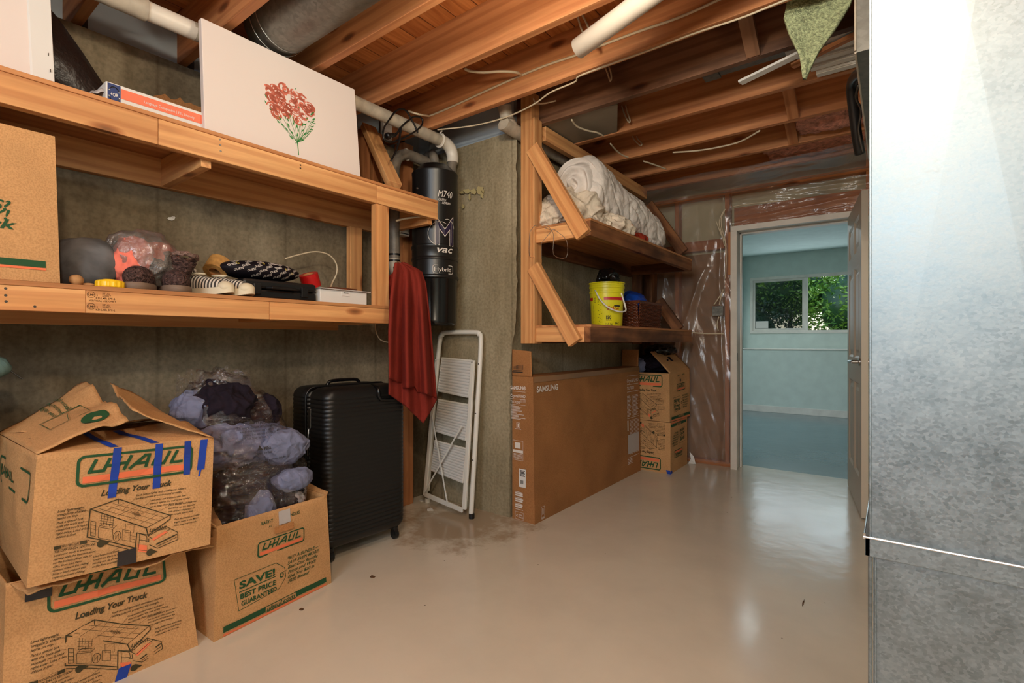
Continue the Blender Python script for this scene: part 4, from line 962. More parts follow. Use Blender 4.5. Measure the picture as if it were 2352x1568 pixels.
# trunk duct behind it, under the joists
td = thing('trunk_duct', 'dull grey horizontal trunk duct under the joists behind the big duct', 'duct', (.2, 2.3, 1.92))
panelbox(-.082, .5, 1.74, 2.92, 1.925, ZJ-.003, .003).build('body', MT['galvanised_dull'], td)
MB().tube([(-.084, 1.738, 1.93), (-.084, 1.738, ZJ-.01)], .003, n=6).tube([(-.084, 2.92, 1.925), (-.084, 1.738, 1.925)], .003, n=6).build('corner_seam', MT['pvc_old'], td)
# round duct between two joists
rd = thing('round_duct', 'round galvanised duct running between joists above the flower canvas', 'duct', (-1.2, 1.18, 2.42))
RR = .125; zc = 2.535
mb = MB(); mb.tube([(-2.18, 1.182, zc), (1.9, 1.182, zc)], RR, n=40, caps=False); mb.build('pipe', MT['galvanised_dull'], rd, smooth=40)
mb = MB(); pts = [(-2.18, 1.182, zc), (-2.24, 1.182, zc+.004), (-2.30, 1.182, zc+.03), (-2.34, 1.182, zc+.07), (-2.36, 1.182, zc+.11)]; mb.tube(pts, [RR, RR*.99, RR*.93, RR*.8, RR*.6], n=40); mb.build('elbow', MT['galvanised_dull'], rd, smooth=40)
for x in (-2.18, -2.235): MB().tube([(x, 1.182+RR*1.01*math.cos(k*math.pi/20), zc+RR*1.01*math.sin(k*math.pi/20)) for k in range(40)], .0022, n=6, closed=True).build('seam_ring', MT['steel'], rd)
# grey strap duct in a bay
tag(MB().box((-.80, 2.625, 2.50), (.2, 2.78, 2.64)).box((-.80, 2.62, 2.49), (-.72, 2.785, 2.645)).build('flat_duct', MT['galvanised_dull'], bevel=.002), 'small dark flat metal duct in the bay left of the carpet scrap', 'duct')
# ================================================================== pipes of the central vacuum
def pipe(name, pts, r, m, label=None, cat='pipe', parent=None, n=16, k=8):
    o = MB().tube(pts, r, n=n, smooth=k).build(name, m, parent, smooth=40)
    if label: tag(o, label, cat)
    return o
tp = thing('vacuum_pipe', 'long pale plastic pipe under the joists bending down into the black vacuum', 'pipe', (-2.31, .6, 2.34))
MB().tube([(-2.31, .86, 2.387), (-2.31, 2.30, 2.387)], .036, n=20).build('straight_run', MT['pvc_old'], tp, smooth=40)
MB().tube([(-2.31, -1.2, 2.385), (-2.31, .70, 2.385)], .042, n=20).build('outer_sleeve', MT['pvc_old'], tp, smooth=40)
MB().tube([(-2.31, .69, 2.385), (-2.31, .87, 2.387)], .036, n=20).build('pale_coupling', MT['pvc'], tp, smooth=40)
MB().tube([(-2.31, 2.28, 2.387), (-2.31, 2.34, 2.385), (-2.31, 2.385, 2.362), (-2.31, 2.405, 2.32), (-2.31, 2.405, 2.275)], .0385, n=20, smooth=5).build('elbow', MT['pvc'], tp, smooth=40)
MB().tube([(-2.31, 2.405, 2.28), (-2.305, 2.385, 2.205)], .031, n=20).build('down_pipe', MT['pvc_dark'], tp, smooth=40)
MB().tube([(-2.31+.042*math.cos(k*math.pi/12), 2.29, 2.387+.042*math.sin(k*math.pi/12)) for k in range(-12, 7)] + [(-2.31, 2.29, 2.43), (-2.29, 2.29, 2.445)], .005, n=8).build('pipe_strap', MT['pvc'], tp)
pipe('exhaust_pipe', [(-2.43, 2.345, 2.20), (-2.43, 2.36, 2.28), (-2.44, 2.36, 2.33), (-2.5, 2.40, 2.37), (-2.62, 2.44, 2.38)], .03, MT['pvc_dark'], 'short dark pipe rising from the top of the black vacuum')
ip = thing('intake_pipe', 'dark ribbed pipe arching left from the vacuum down behind the shelf', 'pipe', (-2.5, 2.2, 1.4))
A_ = [px(985, 375, x=-2.47), px(955, 362, x=-2.49), px(932, 355, x=-2.5), px(915, 362, x=-2.5), px(906, 385, x=-2.5), px(905, 420, x=-2.5)]
MB().tube(A_, .034, n=18, smooth=6).build('upper_arch', MT['pvc_dark'], ip, smooth=40)
b0 = px(906, 400, x=-2.5); MB().tube([b0, (b0.x, b0.y, 1.60)], .032, n=18).build('riser', MT['pvc_dark'], ip, smooth=40)
MB().tube([(b0.x, b0.y, 1.62), (b0.x, b0.y+.005, 1.55), (b0.x+.01, b0.y+.05, 1.50), (-2.47, 2.20, 1.485)], .033, n=18, smooth=6).build('lower_elbow', MT['pvc_old'], ip, smooth=40)
for z in (1.64, 1.60): MB().lathe([(.0345, 0), (.0345, .012)], c=(b0.x, b0.y, z), n=20).build('black_band', MT['black_plastic'], ip)
q = px(934, 355, x=-2.5); MB().tube([q+Vector((.036*math.cos(k*math.pi/10)*.5, .036*math.cos(k*math.pi/10)*.8, .036*math.sin(k*math.pi/10))) for k in range(20)], .002, n=6, closed=True).build('joint_ring', MT['pvc'], ip)
# central vacuum
VX, VY, VR = -2.368, 2.302, .148
vc = thing('central_vacuum', 'tall black cylindrical central vacuum hung in the wall corner', 'vacuum', (VX, VY, 1.2))
MB().lathe([(.001, 2.245), (.06, 2.243), (.095, 2.23), (.128, 2.195), (VR, 2.178), (VR, 2.165), (VR-.002, 2.16), (VR-.002, 1.71), (VR+.003, 1.705), (VR+.003, 1.69), (VR-.001, 1.685), (VR-.001, 1.63)], c=(VX, VY, 0), n=64, caps=False).build('motor_housing', MT['black_plastic'], vc, smooth=40)
MB().lathe([(VR-.002, 1.635), (VR+.002, 1.63), (VR+.002, 1.615), (VR-.003, 1.612), (VR-.003, 1.52), (VR+.007, 1.512), (VR+.007, 1.502), (VR-.004, 1.495)], c=(VX, VY, 0), n=64, caps=False).build('middle_ring', MT['black_plastic'], vc, smooth=40)
MB().lathe([(VR-.004, 1.497), (VR-.006, 1.49), (VR-.012, 1.235), (VR-.010, 1.222), (VR-.014, 1.21), (VR-.02, 1.204), (.001, 1.202)], c=(VX, VY, 0), n=64, caps=False).build('dirt_can', MT['black_gloss'], vc, smooth=40)
MB().lathe([(.008, 0), (.006, .006)], n=14, M=Matrix.Translation(Vector((VX, VY, 2.06)) + Vector((math.cos(rad(-92)), math.sin(rad(-92)), 0))*(VR-.003)) @ Matrix.Rotation(rad(-92), 4, 'Z') @ Matrix.Rotation(rad(90), 4, 'Y')).build('reset_button', MT['steel'], vc)
MB().lathe([(.03, -.01), (.03, .035), (.034, .036), (.034, .042)], n=20, M=Matrix.Translation((VX-.135, VY-.05, 1.47)) @ Matrix.Rotation(rad(-110), 4, 'Y')).build('inlet', MT['black_plastic'], vc)
def cyl(a, b_, r=VR): return Vector((VX+r*math.cos(rad(-20)+a/r), VY+r*math.sin(rad(-20)+a/r), b_))   # a: metres around, growing to the right
vt, vn = PR(), PR()
vt.text(-.045, 2.00, 'M740', .06, .0, .25, width=.10); vt.text(-.042, 1.975, 'GREEN', .022, .0, .3, width=.05); vt.text(-.02, 1.957, 'SERIES', .02, .0, .3, width=.06)
M0 = [(-.062,1.70),(-.062,1.885),(.0,1.80),(.062,1.885),(.062,1.70),(.034,1.70),(.034,1.80),(.0,1.755),(-.034,1.80),(-.034,1.70)]
vt.line(M0, .0032, True); vt.ell(-.03, 1.77, .075, .075, .0025, a0=rad(60), a1=rad(250)); vt.ell(.02, 1.80, .05, .065, .0025, a0=rad(10), a1=rad(110)); vt.line([(-.045,1.72),(-.045,1.86)], .002); vt.line([(.045,1.72),(.045,1.85)], .002)
vt.text(-.05, 1.655, 'vac', .06, .015, .3, width=.11)
vt.rrect(-.075, 1.525, .06, 1.575, .012, .003); vt.text(-.066, 1.537, 'Hybrid', .036, .0, width=.11)
vt.build('badge_print', MT['ink_white'], vc, cyl, eps=.0035)
vn.add([M0[0], M0[1], M0[2], M0[7], M0[8], M0[9], M0[3], M0[4], M0[5], M0[6]], [(0,1,4,5), (1,2,3,4), (2,6,9,3), (6,7,8,9)]); vn.build('badge_emblem', plain('emblem_navy', (40, 30, 60), .4), vc, cyl, eps=.003)
# outlet, cord, control box
oo = thing('outlet_box', 'white electrical outlet behind the looped black cord', 'outlet', (-2.66, 2.13, 2.2))
a = px(880, 268, x=-2.66); b_ = px(912, 330, x=-2.66)
MB().box((-2.69, a.y, b_.z), (-2.655, b_.y-.0, a.z)).build('cover_plate', MT['paper_white'], oo, bevel=.006)
MB().box((-2.688, b_.y, b_.z+.03), (-2.65, b_.y+.06, a.z-.03)).build('metal_box', MT['galvanised_dull'], oo)
cd = thing('power_cord', 'black power cord plugged in above the intake pipe, looped over the pale pipe', 'cord', (-2.5, 2.1, 2.1))
cz = lambda L_, x: [px(840+a_/9.225, 230+b2/9.225, x=x) for a_, b2 in L_]
MB().tube(cz([(560,760),(700,660),(760,560),(930,410),(1040,345),(1180,380),(1200,500),(1090,630),(880,760),(700,840),(520,890),(400,840),(365,700),(400,560),(480,440),(620,250),(740,190),(850,220),(950,370),(1040,540),(1105,690)], -2.27), .0052, n=8, smooth=6).build('cable', MT['cable_black'], cd, smooth=True)
MB().tube(cz([(560,780),(640,740),(745,570),(720,780),(690,920),(640,1080),(530,1290)], -2.262), .0055, n=8, smooth=6).build('cable', MT['cable_black'], cd, smooth=True)
MB().tube(cz([(450,770),(520,740),(600,735)], -2.262), [.018,.018,.012,.012,.012,.01], n=10, smooth=3).build('plug', MT['cable_black'], cd, smooth=True)
cbx = thing('control_box', 'small cream control box on the stud below the shelf end beside the vacuum', 'control box', (-2.50, 2.2, 1.75))
a = px(918, 515, x=-2.5); b_ = px(941, 543, x=-2.5)
MB().box((-2.56, a.y, b_.z), (-2.50, b_.y, a.z+.03)).build('case', MT['pvc'], cbx, bevel=.004); MB().box((-2.4995, a.y+.012, b_.z+.008), (-2.497, b_.y-.012, b_.z+.014)).build('terminals', MT['dark_steel'], cbx)
pipe('drain_pipe', [(-1.84, 2.36, 2.50), (-1.84, 2.38, 2.44), (-1.84, 2.43, 2.40), (-1.84, 2.52, 2.385), (-1.84, 4.5, 2.36)], .040, MT['pvc_old'], 'pale pipe elbow and run along the alcove wall behind the shelf post')
# ================================================================== folded step ladder
ld = thing('step_ladder', 'folded white metal step ladder leaning by the wall corner', 'ladder', (-2.3, 2.4, 0))
BLf, BRf, TLf, TRf = Vector((-2.565,2.40,.012)), Vector((-2.088,2.345,.012)), Vector((-2.475,2.452,1.165)), Vector((-2.09,2.452,1.165))
LS = bil(BLf, BRf, TRf, TLf); fwd = Vector((.1,-1,0)).normalized()
def lpt(s, t, o=0): return LS(s, t) + fwd*o
WH = MT['white_metal']
pts = [lpt(.985, .01), lpt(.985, .5), lpt(.98, .93), lpt(.93, .98), lpt(.85, .995), lpt(.15, .995), lpt(.07, .98), lpt(.02, .93), lpt(.02, .5), lpt(.04, .06)]
MB().tube([p for p in pts[:3]] + pts[3:7] + pts[7:], .0155, n=12, smooth=4).build('rear_frame', WH, ld, smooth=50)
for s in (.075, .90):
    p0, p1 = lpt(s-(.02 if s < .5 else -.0), .035, .028), lpt(s, .84, .034); board('side_rail', p0, p1, .030, .018, WH, ld, side=(1,0,0), bevel=.004)
board('cross_bar', lpt(.07, .045, .035), lpt(.88, .03, .035), .03, .014, WH, ld, side=(0,0,1), bevel=.003)
for t0, t1 in ((.655, .845), (.42, .60), (.19, .36)):
    a, b_, c_, d_ = lpt(.13, t0, .02), lpt(.82, t0-.02, .02), lpt(.83, t1-.01, .012), lpt(.14, t1, .012); S_ = bil(a, b_, c_, d_)
    def st(s, u, S_=S_): return S_(s, u) + fwd*(.0035*(1 if (u*24) % 2 < 1 else 0))
    MB().grid(st, 2, 48).build('step', plain('tread_white', (206, 204, 200), .6) if 'tread_white' not in MT else MT['tread_white'], ld, solid=.006)
    MB().tube([a, b_], .006, n=8).tube([d_, c_], .008, n=8).tube([a, d_], .005, n=8).tube([b_, c_], .005, n=8).build('step_frame', WH, ld)
board('brace', lpt(.10, .52, .055), lpt(.60, .05, .055), .010, .004, WH, ld, side=(1,0,0), bevel=.001)
board('brace', lpt(.80, .48, .062), lpt(.11, .07, .062), .010, .004, WH, ld, side=(1,0,0), bevel=.001)
MB().lathe([(.018, 0), (.018, .03)], c=tuple(BRf-Vector((0,0,.012))), n=14).build('foot', MT['black_plastic'], ld)
MB().lathe([(.017, 0), (.017, .03)], c=tuple(lpt(.055, .0)-Vector((0,0,.012))), n=14).build('foot', MT['white_metal'], ld)
for s, t in ((.985, .82), (.985, .3), (.985, .55), (.075, .83), (.90, .83)): MB().lathe([(.004, 0), (.003, .004)], n=8, M=Matrix.Translation(lpt(s, t, .046 if s < .95 else .0155)) @ Matrix.Rotation(rad(90), 4, 'X')).build('rivet', MT['dark_steel'], ld)
# ================================================================== suitcase
sc = thing('suitcase', 'large black ribbed hard-shell suitcase standing on its wheels', 'suitcase', (-2.37, 1.66, 0), rad(-3.5))
SM = world(sc)
def srect(a, hx, hy, r):
    # rounded rectangle point, a in 0..1
    P_ = []; 
    L1, L2, Lc = 2*(hx-r), 2*(hy-r), r*math.pi/2; T = 2*(L1+L2)+4*Lc; d = a*T
    seg = [('l', (hx, -hy+r), (0,1), L2), ('c', (hx-r, hy-r), 0, Lc), ('l', (hx-r, hy), (-1,0), L1), ('c', (-hx+r, hy-r), 90, Lc), ('l', (-hx, hy-r), (0,-1), L2), ('c', (-hx+r, -hy+r), 180, Lc), ('l', (-hx+r, -hy), (1,0), L1), ('c', (hx-r, -hy+r), 270, Lc)]
    for k, p, q, l in seg:
        if d <= l or k is seg[-1]:
            if k == 'l': return (p[0]+q[0]*d, p[1]+q[1]*d), (q[1], -q[0])
            an = rad(q+90*d/l); return (p[0]+r*math.cos(an), p[1]+r*math.sin(an)), (math.cos(an), math.sin(an))
        d -= l
    return (hx, -hy+r), (1, 0)
def shell(x0, x1, z0, z1, hy, rib, nm, r=.05):
    mb = MB(); hx = (x1-x0)/2; cx = (x0+x1)/2; NU, NV = 120, 150
    def f(s, t):
        e = .055; zz = z0+(z1-z0)*t; k = 0
        dz = min(zz-z0, z1-zz)
        if dz < e: k = e-math.sqrt(max(0, e*e-(e-dz)**2))
        (x, y), n_ = srect(s % 1.0, hx-k*.8, hy-k, max(.01, r-k*.5))
        g_ = 0
        if rib and abs(n_[0]) > -.1 and .05 < t < .95: ph = (zz-z0) % .0215; g_ = -.0035*max(0, 1-abs(ph-.01)/.005)
        return (cx+x+n_[0]*g_, y+n_[1]*g_, zz)
    mb.grid(f, NU, NV, close_u=True); w_ = NU
    mb.f.append(tuple(range(w_-1, -1, -1))); mb.f.append(tuple(NV*w_+k_ for k_ in range(w_)))
    return mb.build(nm, MT['black_case'], sc, M=SM, smooth=50)
shell(-.005, .185, .065, .865, .245, True, 'front_shell'); shell(-.185, -.012, .065, .865, .245, True, 'rear_shell')
MB().grid(lambda s, t: (-.012+.01*t, srect(s, .235, .241, .05)[0][1], .465+srect(s, .395, .241, .05)[0][0]*1.0), 2, 2) if False else None
mb = MB(); pts = []
for k_ in range(80):
    (a_, b2), n_ = srect(k_/80, .40, .246, .05); pts.append((-.008, b2, .465+a_))
mb.tube(pts, .006, n=8, closed=True); mb.build('zipper', MT['cable_black'], sc, M=SM, smooth=True)
def shandle(y0, y1, z, x, nm, top=True):
    if top: P_ = [(x, y0, z), (x, y0+.02, z+.022), (x, (y0+y1)/2, z+.026), (x, y1-.02, z+.022), (x, y1, z)]
    else: P_ = [(x, -.24, y0), (x, -.262, y0+.02), (x, -.264, (y0+y1)/2), (x, -.262, y1-.02), (x, -.24, y1)]
    MB().tube(P_, .009, n=10, smooth=6).build(nm, MT['black_gloss'], sc, M=SM, smooth=True)
shandle(-.10, .10, .862, -.06, 'top_handle'); shandle(.40, .60, 0, -.09, 'side_handle', False)
MB().tube([(.12, .06, .862), (.183, .055, .85), (.192, .06, .80), (.192, .10, .787), (.192, .17, .787), (.192, .205, .80), (.183, .21, .85), (.12, .205, .862)], .010, n=10, smooth=5).build('telescopic_handle', MT['black_gloss'], sc, M=SM, smooth=True)
MB().box((.02, -.249, .66), (.045, -.243, .76)).build('lock', MT['dark_steel'], sc, M=SM, bevel=.003)
MB().tube([(.03, -.25, .655), (.034, -.256, .60), (.028, -.253, .52)], .003, n=6, smooth=4).build('zip_pull', MT['steel'], sc, M=SM)
for x in (-.14, .14):
    for y in (-.195, .195):
        m_ = MB(); m_.lathe([(.026, -.011), (.026, .011)], n=24, M=Matrix.Translation((x, y, .027)) @ Matrix.Rotation(rad(90), 4, 'X')); m_.lathe([(.016, .045), (.02, .07)], c=(x, y, 0), n=16); m_.box((x-.012, y-.016, .025), (x+.012, y+.016, .055)); m_.build('wheel', MT['black_plastic'], sc, M=SM, smooth=40)
# ================================================================== red towel
def towel():
    t = thing('towel', 'dark red bath towel hanging folded over the end of the lower shelf', 'towel', (-2.12, 1.93, .65))
    def lerp_tab(T_, t_):
        for (a0, b0_), (a1, b1_) in zip(T_[:-1], T_[1:]):
            if t_ <= a1: return b0_+(b1_-b0_)*(t_-a0)/(a1-a0)
        return T_[-1][1]
    TL_ = [(0, 908), (.05, 905), (.3, 897), (.6, 893), (1, 893)]; TR_ = [(0, 930), (.06, 968), (.15, 978), (.45, 988), (1, 1003)]
    def f(s, u, lay=0):
        v0 = 603; vb = lerp_tab([(0, 868 if lay == 0 else 930), (.25, 880), (.30, 892), (.55, 888), (.6, 900), (.8, 905), (1, 915)] if lay == 0 else [(0, 905), (.35, 932), (.72, 972), (1, 918)], s)
        vv = v0+(vb-v0)*u; ul, ur = lerp_tab(TL_, u), lerp_tab(TR_, u); uu = ul+(ur-ul)*s
        k = min(1, u*2.5)
        xx = -2.115 + (.030*math.sin(s*17+.8)+.014*math.sin(s*31+u*2))*k*(1 if lay == 0 else .4) - (.025 if lay else 0) + .01*noise.noise(Vector((s*4, u*5, lay*9)))
        return px(uu, vv, x=xx)
    mb = MB(); mb.grid(lambda s, u: f(s, u, 0), 80, 60); mb.build('front_fold', MT['towel_red'], t, smooth=True, solid=.009)
    mb = MB(); mb.grid(lambda s, u: f(s, u, 1), 60, 60); mb.build('rear_fold', MT['towel_red'], t, smooth=True, solid=.009)
    mb = MB(); mb.grid(lambda s, u: px(858+52*s, (690-40*s if False else 668-50*s)+(28+38*s)*u, x=-2.33+.02*math.sin(s*6+u*3)), 20, 20); mb.build('tucked_corner', MT['towel_red'], t, smooth=True, solid=.009)
    MB().tube([px(905, 615, x=-2.20), px(915, 602, x=-2.14), px(928, 612, x=-2.12)], .006, n=8, smooth=4).build('hook', MT['steel'], t)
towel()
# ================================================================== bag of clothes in the SAVE box
bg = thing('clothes_bag', 'clear plastic bag stuffed with navy and lilac clothes standing in the SAVE! box', 'bag', (-2.28, 1.07, .1))
def cl(name, c, r, m, sd, amp=.10, fr=6, rg=.10): return blob(c, r, amp, fr, sd, 6, ridge=rg, fine=.09).build(name, MT[m], bg, smooth=True)
cl('folded_clothes', (-2.23,1.07,.20), (.15,.19,.17), 'cloth_navy', 1); cl('folded_clothes', (-2.24,1.09,.44), (.17,.205,.15), 'cloth_navy', 2)
cl('folded_clothes', (-2.29,1.03,.66), (.17,.215,.11), 'cloth_lilac', 3); cl('folded_clothes', (-2.33,.985,.81), (.15,.135,.115), 'cloth_navy', 4)
cl('folded_clothes', (-2.36,.88,.80), (.10,.08,.10), 'cloth_lilac', 8); cl('folded_clothes', (-2.33,1.13,.77), (.12,.11,.09), 'cloth_navy', 9)
cl('folded_clothes', (-2.09,1.17,.50), (.05,.09,.05), 'cloth_lilac', 5); cl('folded_clothes', (-2.08,1.03,.36), (.05,.06,.12), 'cloth_lilac', 6); cl('folded_clothes', (-2.13,1.16,.64), (.06,.12,.07), 'cloth_lilac', 7)
mb = blob((-2.235,1.07,.50), (.20,.235,.47), .04, 3.2, 11, 6, ridge=.12)
mb.v = [(x-max(0, z-.45)*.32, y-(max(0, z-.6))*.26, z) for x, y, z in mb.v]
mb.build('plastic_film', MT['bag_film'], bg, smooth=True)
def wisp(u0, u1, v0, v1, sd):
    m_ = MB(); m_.grid(lambda s, t: px(u0+(u1-u0)*s, v0+(v1-v0)*t+18*fbm(Vector((s*3, sd, t*3))), x=-2.36+.05*fbm(Vector((s*5, t*5, sd)))), 30, 18); m_.build('bag_neck', MT['bag_film'], bg, smooth=True)
wisp(405, 470, 855, 925, 1); wisp(450, 575, 850, 895, 4)
wt_ = PR()
FT = lambda u, v: px(u, v, x=-2.07)
def wl(u, v, s_, u1, sz, b=.0): a = FT(u, v); wt_.text(a.y, a.z, s_, sz, b, width=FT(u1, v).y-a.y)
for l in ((606,978,'WARNING',648,.022,.01), (565,992,'To avoid danger of suffocation', 650,.014,0), (570,999,'keep this plastic bag away from', 652,.013,0), (574,1006,'babies. Do not use in cribs, beds,', 655,.013,0), (576,1014,'This bag is not a toy', 640,.014,0), (612,1034,'MISE EN GARDE', 668,.02,.01), (590,1046,'Pour eviter tout risque', 668,.013,0), (592,1062,'hors de portee des bebes', 668,.013,0), (598,1076,'dans des lits, des', 652,.013,0), (600,1085,'des parcs. Ce sac n est', 668,.013,0)): wl(*l)
a = FT(592, 978); wt_.poly([(a.y, a.z), (a.y+.022, a.z), (a.y+.011, a.z+.02)]); a = FT(597, 1036); wt_.poly([(a.y, a.z), (a.y+.022, a.z), (a.y+.011, a.z+.02)])
def ontobag(a, b_):
    ry, rz = (a-1.07)/.26, (b_-.50)/.50; k = max(.05, 1-ry*ry-rz*rz); return Vector((-2.235+.215*math.sqrt(k)-max(0, b_-.45)*.30, a, b_))
wt_.build('warning_print', MT['ink_black'], bg, ontobag, Vector((1,0,0)), .004)
tag(blob((-2.13,1.20,.405), (.045,.05,.03), .2, 25, 2, 4, ridge=.1).build('white_sock', MT['cloth_white'], smooth=True), 'crumpled white sock at the right rim of the SAVE! box', 'sock')
tag(blob((-2.19,1.24,.415), (.035,.05,.03), .2, 25, 5, 4, ridge=.1).build('white_sock', MT['cloth_white'], smooth=True), 'white sock further back, against the inner wall of the SAVE! box', 'sock')
MB_ = MB().tube([(-2.16,1.17,.39), (-2.22,1.18,.30), (-2.28,1.2,.16), (-2.3,1.22,.02)], .02, n=8, smooth=3)
# things at the far left
tag(blob((-2.38,.13,.86), (.15,.17,.10), .14, 6, 7, 5, ridge=.1).build('teal_bag', MT['bag_teal'], smooth=True), 'grey teal cloth bag at the left edge beside the stacked boxes', 'bag')
tag(blob((-2.40,.08,.40), (.17,.16,.40), .12, 5, 8, 5, ridge=.1).build('black_bag', MT['black_bag'], smooth=True), 'black bag on the floor at the left edge behind the box stack', 'bag')
um = thing('umbrella', 'teal umbrella tip with thin rod poking in at the left edge', 'umbrella', (-2.4, .15, 1.0))
MB().tube([px(-60, 838, x=-2.4), px(5, 845, x=-2.4), px(24, 850, x=-2.4)], [.05,.035,.012], n=10).build('canopy', MT['bag_teal'], um, smooth=True); MB().tube([px(22, 850, x=-2.4), px(52, 870, x=-2.4)], .0025, n=6).build('rod', MT['dark_steel'], um)
# ================================================================== on the top shelf
ZU = 1.946
cv = thing('canvas', 'large white canvas painted with a coral rose bouquet on the top shelf', 'painting', (-2.21, 1.24, ZU))
yc0, yc1 = .868, 1.612
MB().hexa([(-2.235,yc0,ZU), (-2.205,yc0,ZU), (-2.205,yc1,ZU), (-2.235,yc1,ZU), (-2.245,yc0-.01,2.402), (-2.215,yc0-.01,2.402), (-2.215,yc1-.03,2.402), (-2.245,yc1-.03,2.402)]).build('stretched_canvas', MT['canvas_white'], cv, bevel=.003)
cs = lambda a, b_: Vector((-2.205-.010*(b_-ZU)/.456, a, b_))
K = lambda zx, zy: (lambda p: (p.y, p.z))(px(550+zx/5.2275, 150+zy/5.2275, x=-2.21))
rs, gs = PR(), PR(); rnd = random.Random(5)
for zx, zy in ((355,300),(435,285),(545,285),(655,325),(475,355),(640,400),(765,395),(440,425),(525,460),(650,475),(745,455),(845,505),(385,500),(465,530),(790,520),(580,560),(665,545),(440,585),(765,610),(700,665),(540,590),(390,390),(600,500),(830,560),(500,400)):
    cx, cy = K(zx, zy); r = .025*rnd.uniform(.85, 1.15); ax = rnd.uniform(.62, .8)
    for k_ in range(4):
        a0 = rnd.uniform(0, 6.28); rr_ = r*(1-.22*k_); rs.ell(cx, cy, rr_, rr_*ax, rnd.uniform(.003, .0075), n=12, a0=a0, a1=a0+rnd.uniform(2.2, 4.6), rot=-.4)
    if rnd.random() < .5: rs.ell(cx, cy, r*.3, r*.22, n=10)
J = K(690, 925); B0 = K(703, 1075); gs.line([J, B0], .0042); gs.line([K(668, 935), J], .003)
for zx, zy in ((440,620),(515,630),(590,610),(640,620),(560,720),(690,700),(720,740),(800,700),(870,660),(905,640),(890,720),(880,770),(830,830),(770,870),(630,860),(520,740),(760,690)):
    t_ = K(zx, zy); gs.line([J, ((J[0]+t_[0])/2+.004, (J[1]+t_[1])/2-.004), t_], .0014)
def leaf(x, y, l, a, w_=.32):
    c_, s_ = math.cos(a), math.sin(a); P_ = [(0,0),(l*.35,l*w_*.5),(l,0),(l*.4,-l*w_*.5)]; gs.poly([(x+p_*c_-q_*s_, y+p_*s_+q_*c_) for p_, q_ in P_])
for zx, zy, l, a in ((500,665,.022,2.3),(480,700,.022,2.4),(560,650,.02,2.2),(590,680,.02,2.1),(610,630,.018,1.8),(640,650,.018,1.7),(600,750,.026,2.2),(580,790,.022,2.5),(640,830,.02,2.3),(650,720,.02,1.9),(690,760,.022,1.8),(660,700,.018,2.0),(720,760,.02,1.4),(740,730,.02,.8),(770,720,.02,.7),(700,810,.022,1.5),(740,800,.022,.9),(790,820,.022,.5),(830,770,.022,.3),(850,740,.02,.4),(860,690,.022,.7),(870,660,.022,.8),(850,600,.024,.9),(870,580,.02,.8),(880,700,.018,.3),(760,840,.022,.7),(720,900,.024,1.0),(735,905,.02,.5),(640,900,.02,2.2),(620,880,.018,2.3),(530,740,.02,2.5),(330,395,.020,2.2),(325,465,.018,2.2),(380,545,.014,2.2),(580,280,.012,1.9),(670,290,.012,1.2),(710,520,.012,1.5),(815,790,.02,.2),(690,860,.02,1.5),(810,680,.02,.5),(800,650,.018,1.0)):
    x, y = K(zx, zy); leaf(x, y, l, a)
rs.build('painted_roses', MT['coral'], cv, cs, Vector((1,0,0)), .001); gs.build('painted_leaves', MT['leaf_print'], cv, cs, Vector((1,0,0)), .0014)
c2 = thing('canvas', 'blank white canvas seen from behind with staples, at top left corner', 'painting', (-2.24, .0, ZU))
pr = px(125, 172, x=-2.25).y; pt = px(100, 0, x=-2.28).y
MB().hexa([(-2.27,-.5,ZU), (-2.24,-.5,ZU), (-2.24,pr,ZU), (-2.27,pr,ZU), (-2.30,-.5,2.42), (-2.27,-.5,2.42), (-2.27,pt+.01,2.42), (-2.30,pt+.01,2.42)]).build('stretched_canvas', MT['canvas_white'], c2, bevel=.002)
MB().hexa([(-2.24,pr-.06,ZU), (-2.236,pr-.055,ZU), (-2.236,pr-.002,ZU), (-2.24,pr-.002,ZU), (-2.27,pt-.05,2.42), (-2.266,pt-.045,2.42), (-2.266,pt+.008,2.42), (-2.27,pt+.008,2.42)]).build('folded_edge', MT['paper_white'], c2)
mb = MB()
for u, v in ((97,23),(102,56),(106,88),(111,125),(116,162)):
    p = px(u, v, x=-2.236-.03*(172-v)/172+.001); mb.box((p.x, p.y-.001, p.z-.005), (p.x+.0015, p.y+.001, p.z+.005))
mb.build('staples', MT['dark_steel'], c2)
def gb(s, t):
    # soft black instrument bag, curved top edge
    y = -.2+.90*s; top = 2.42-.45*max(0, (s-.6)/.4)**1.5
    return Vector((-2.50+.10*math.sin(math.pi*s)*math.sin(math.pi*t)+.006*noise.noise(Vector((y*20, t*3, 0))), y, ZU+(top-ZU)*t))
mb = MB(); mb.grid(gb, 50, 30); mb.grid(lambda s, t: gb(s, t)-Vector((.13*math.sin(math.pi*s)*math.sin(math.pi*min(1, t+.02))**.5, 0, 0)), 50, 30)
tag(mb.build('instrument_bag', plain('scuffed_black', (40, 30, 28), .35, bumps=(30, .5, .01)), smooth=True, weld=1e-3), 'dark scuffed bag with curved top behind the blank canvas', 'bag')
bk = thing('book_box', 'long flat white and orange book box lying on the top shelf', 'box', (-2.3, .72, ZU))
y0, y1 = .555, .905
MB().box((-2.45, y0, ZU), (-2.232, y1, ZU+.082)).build('sleeve', MT['paper_white'], bk, bevel=.003)
p = PR(); p.rect(y0+.005, ZU+.004, y0+.043, ZU+.078); p.build('blue_square', MT['navy_print'], bk, lambda a, b_: Vector((-2.232, a, b_)), Vector((1,0,0)), .0008)
p = PR(); p.ell(y0+.024, ZU+.042, .016, .026, .003, a0=.4, a1=2.7); p.ell(y0+.024, ZU+.042, .016, .026, .003, a0=3.5, a1=5.9); p.text(y0+.013, ZU+.034, '+OR', .018, .01, width=.023)
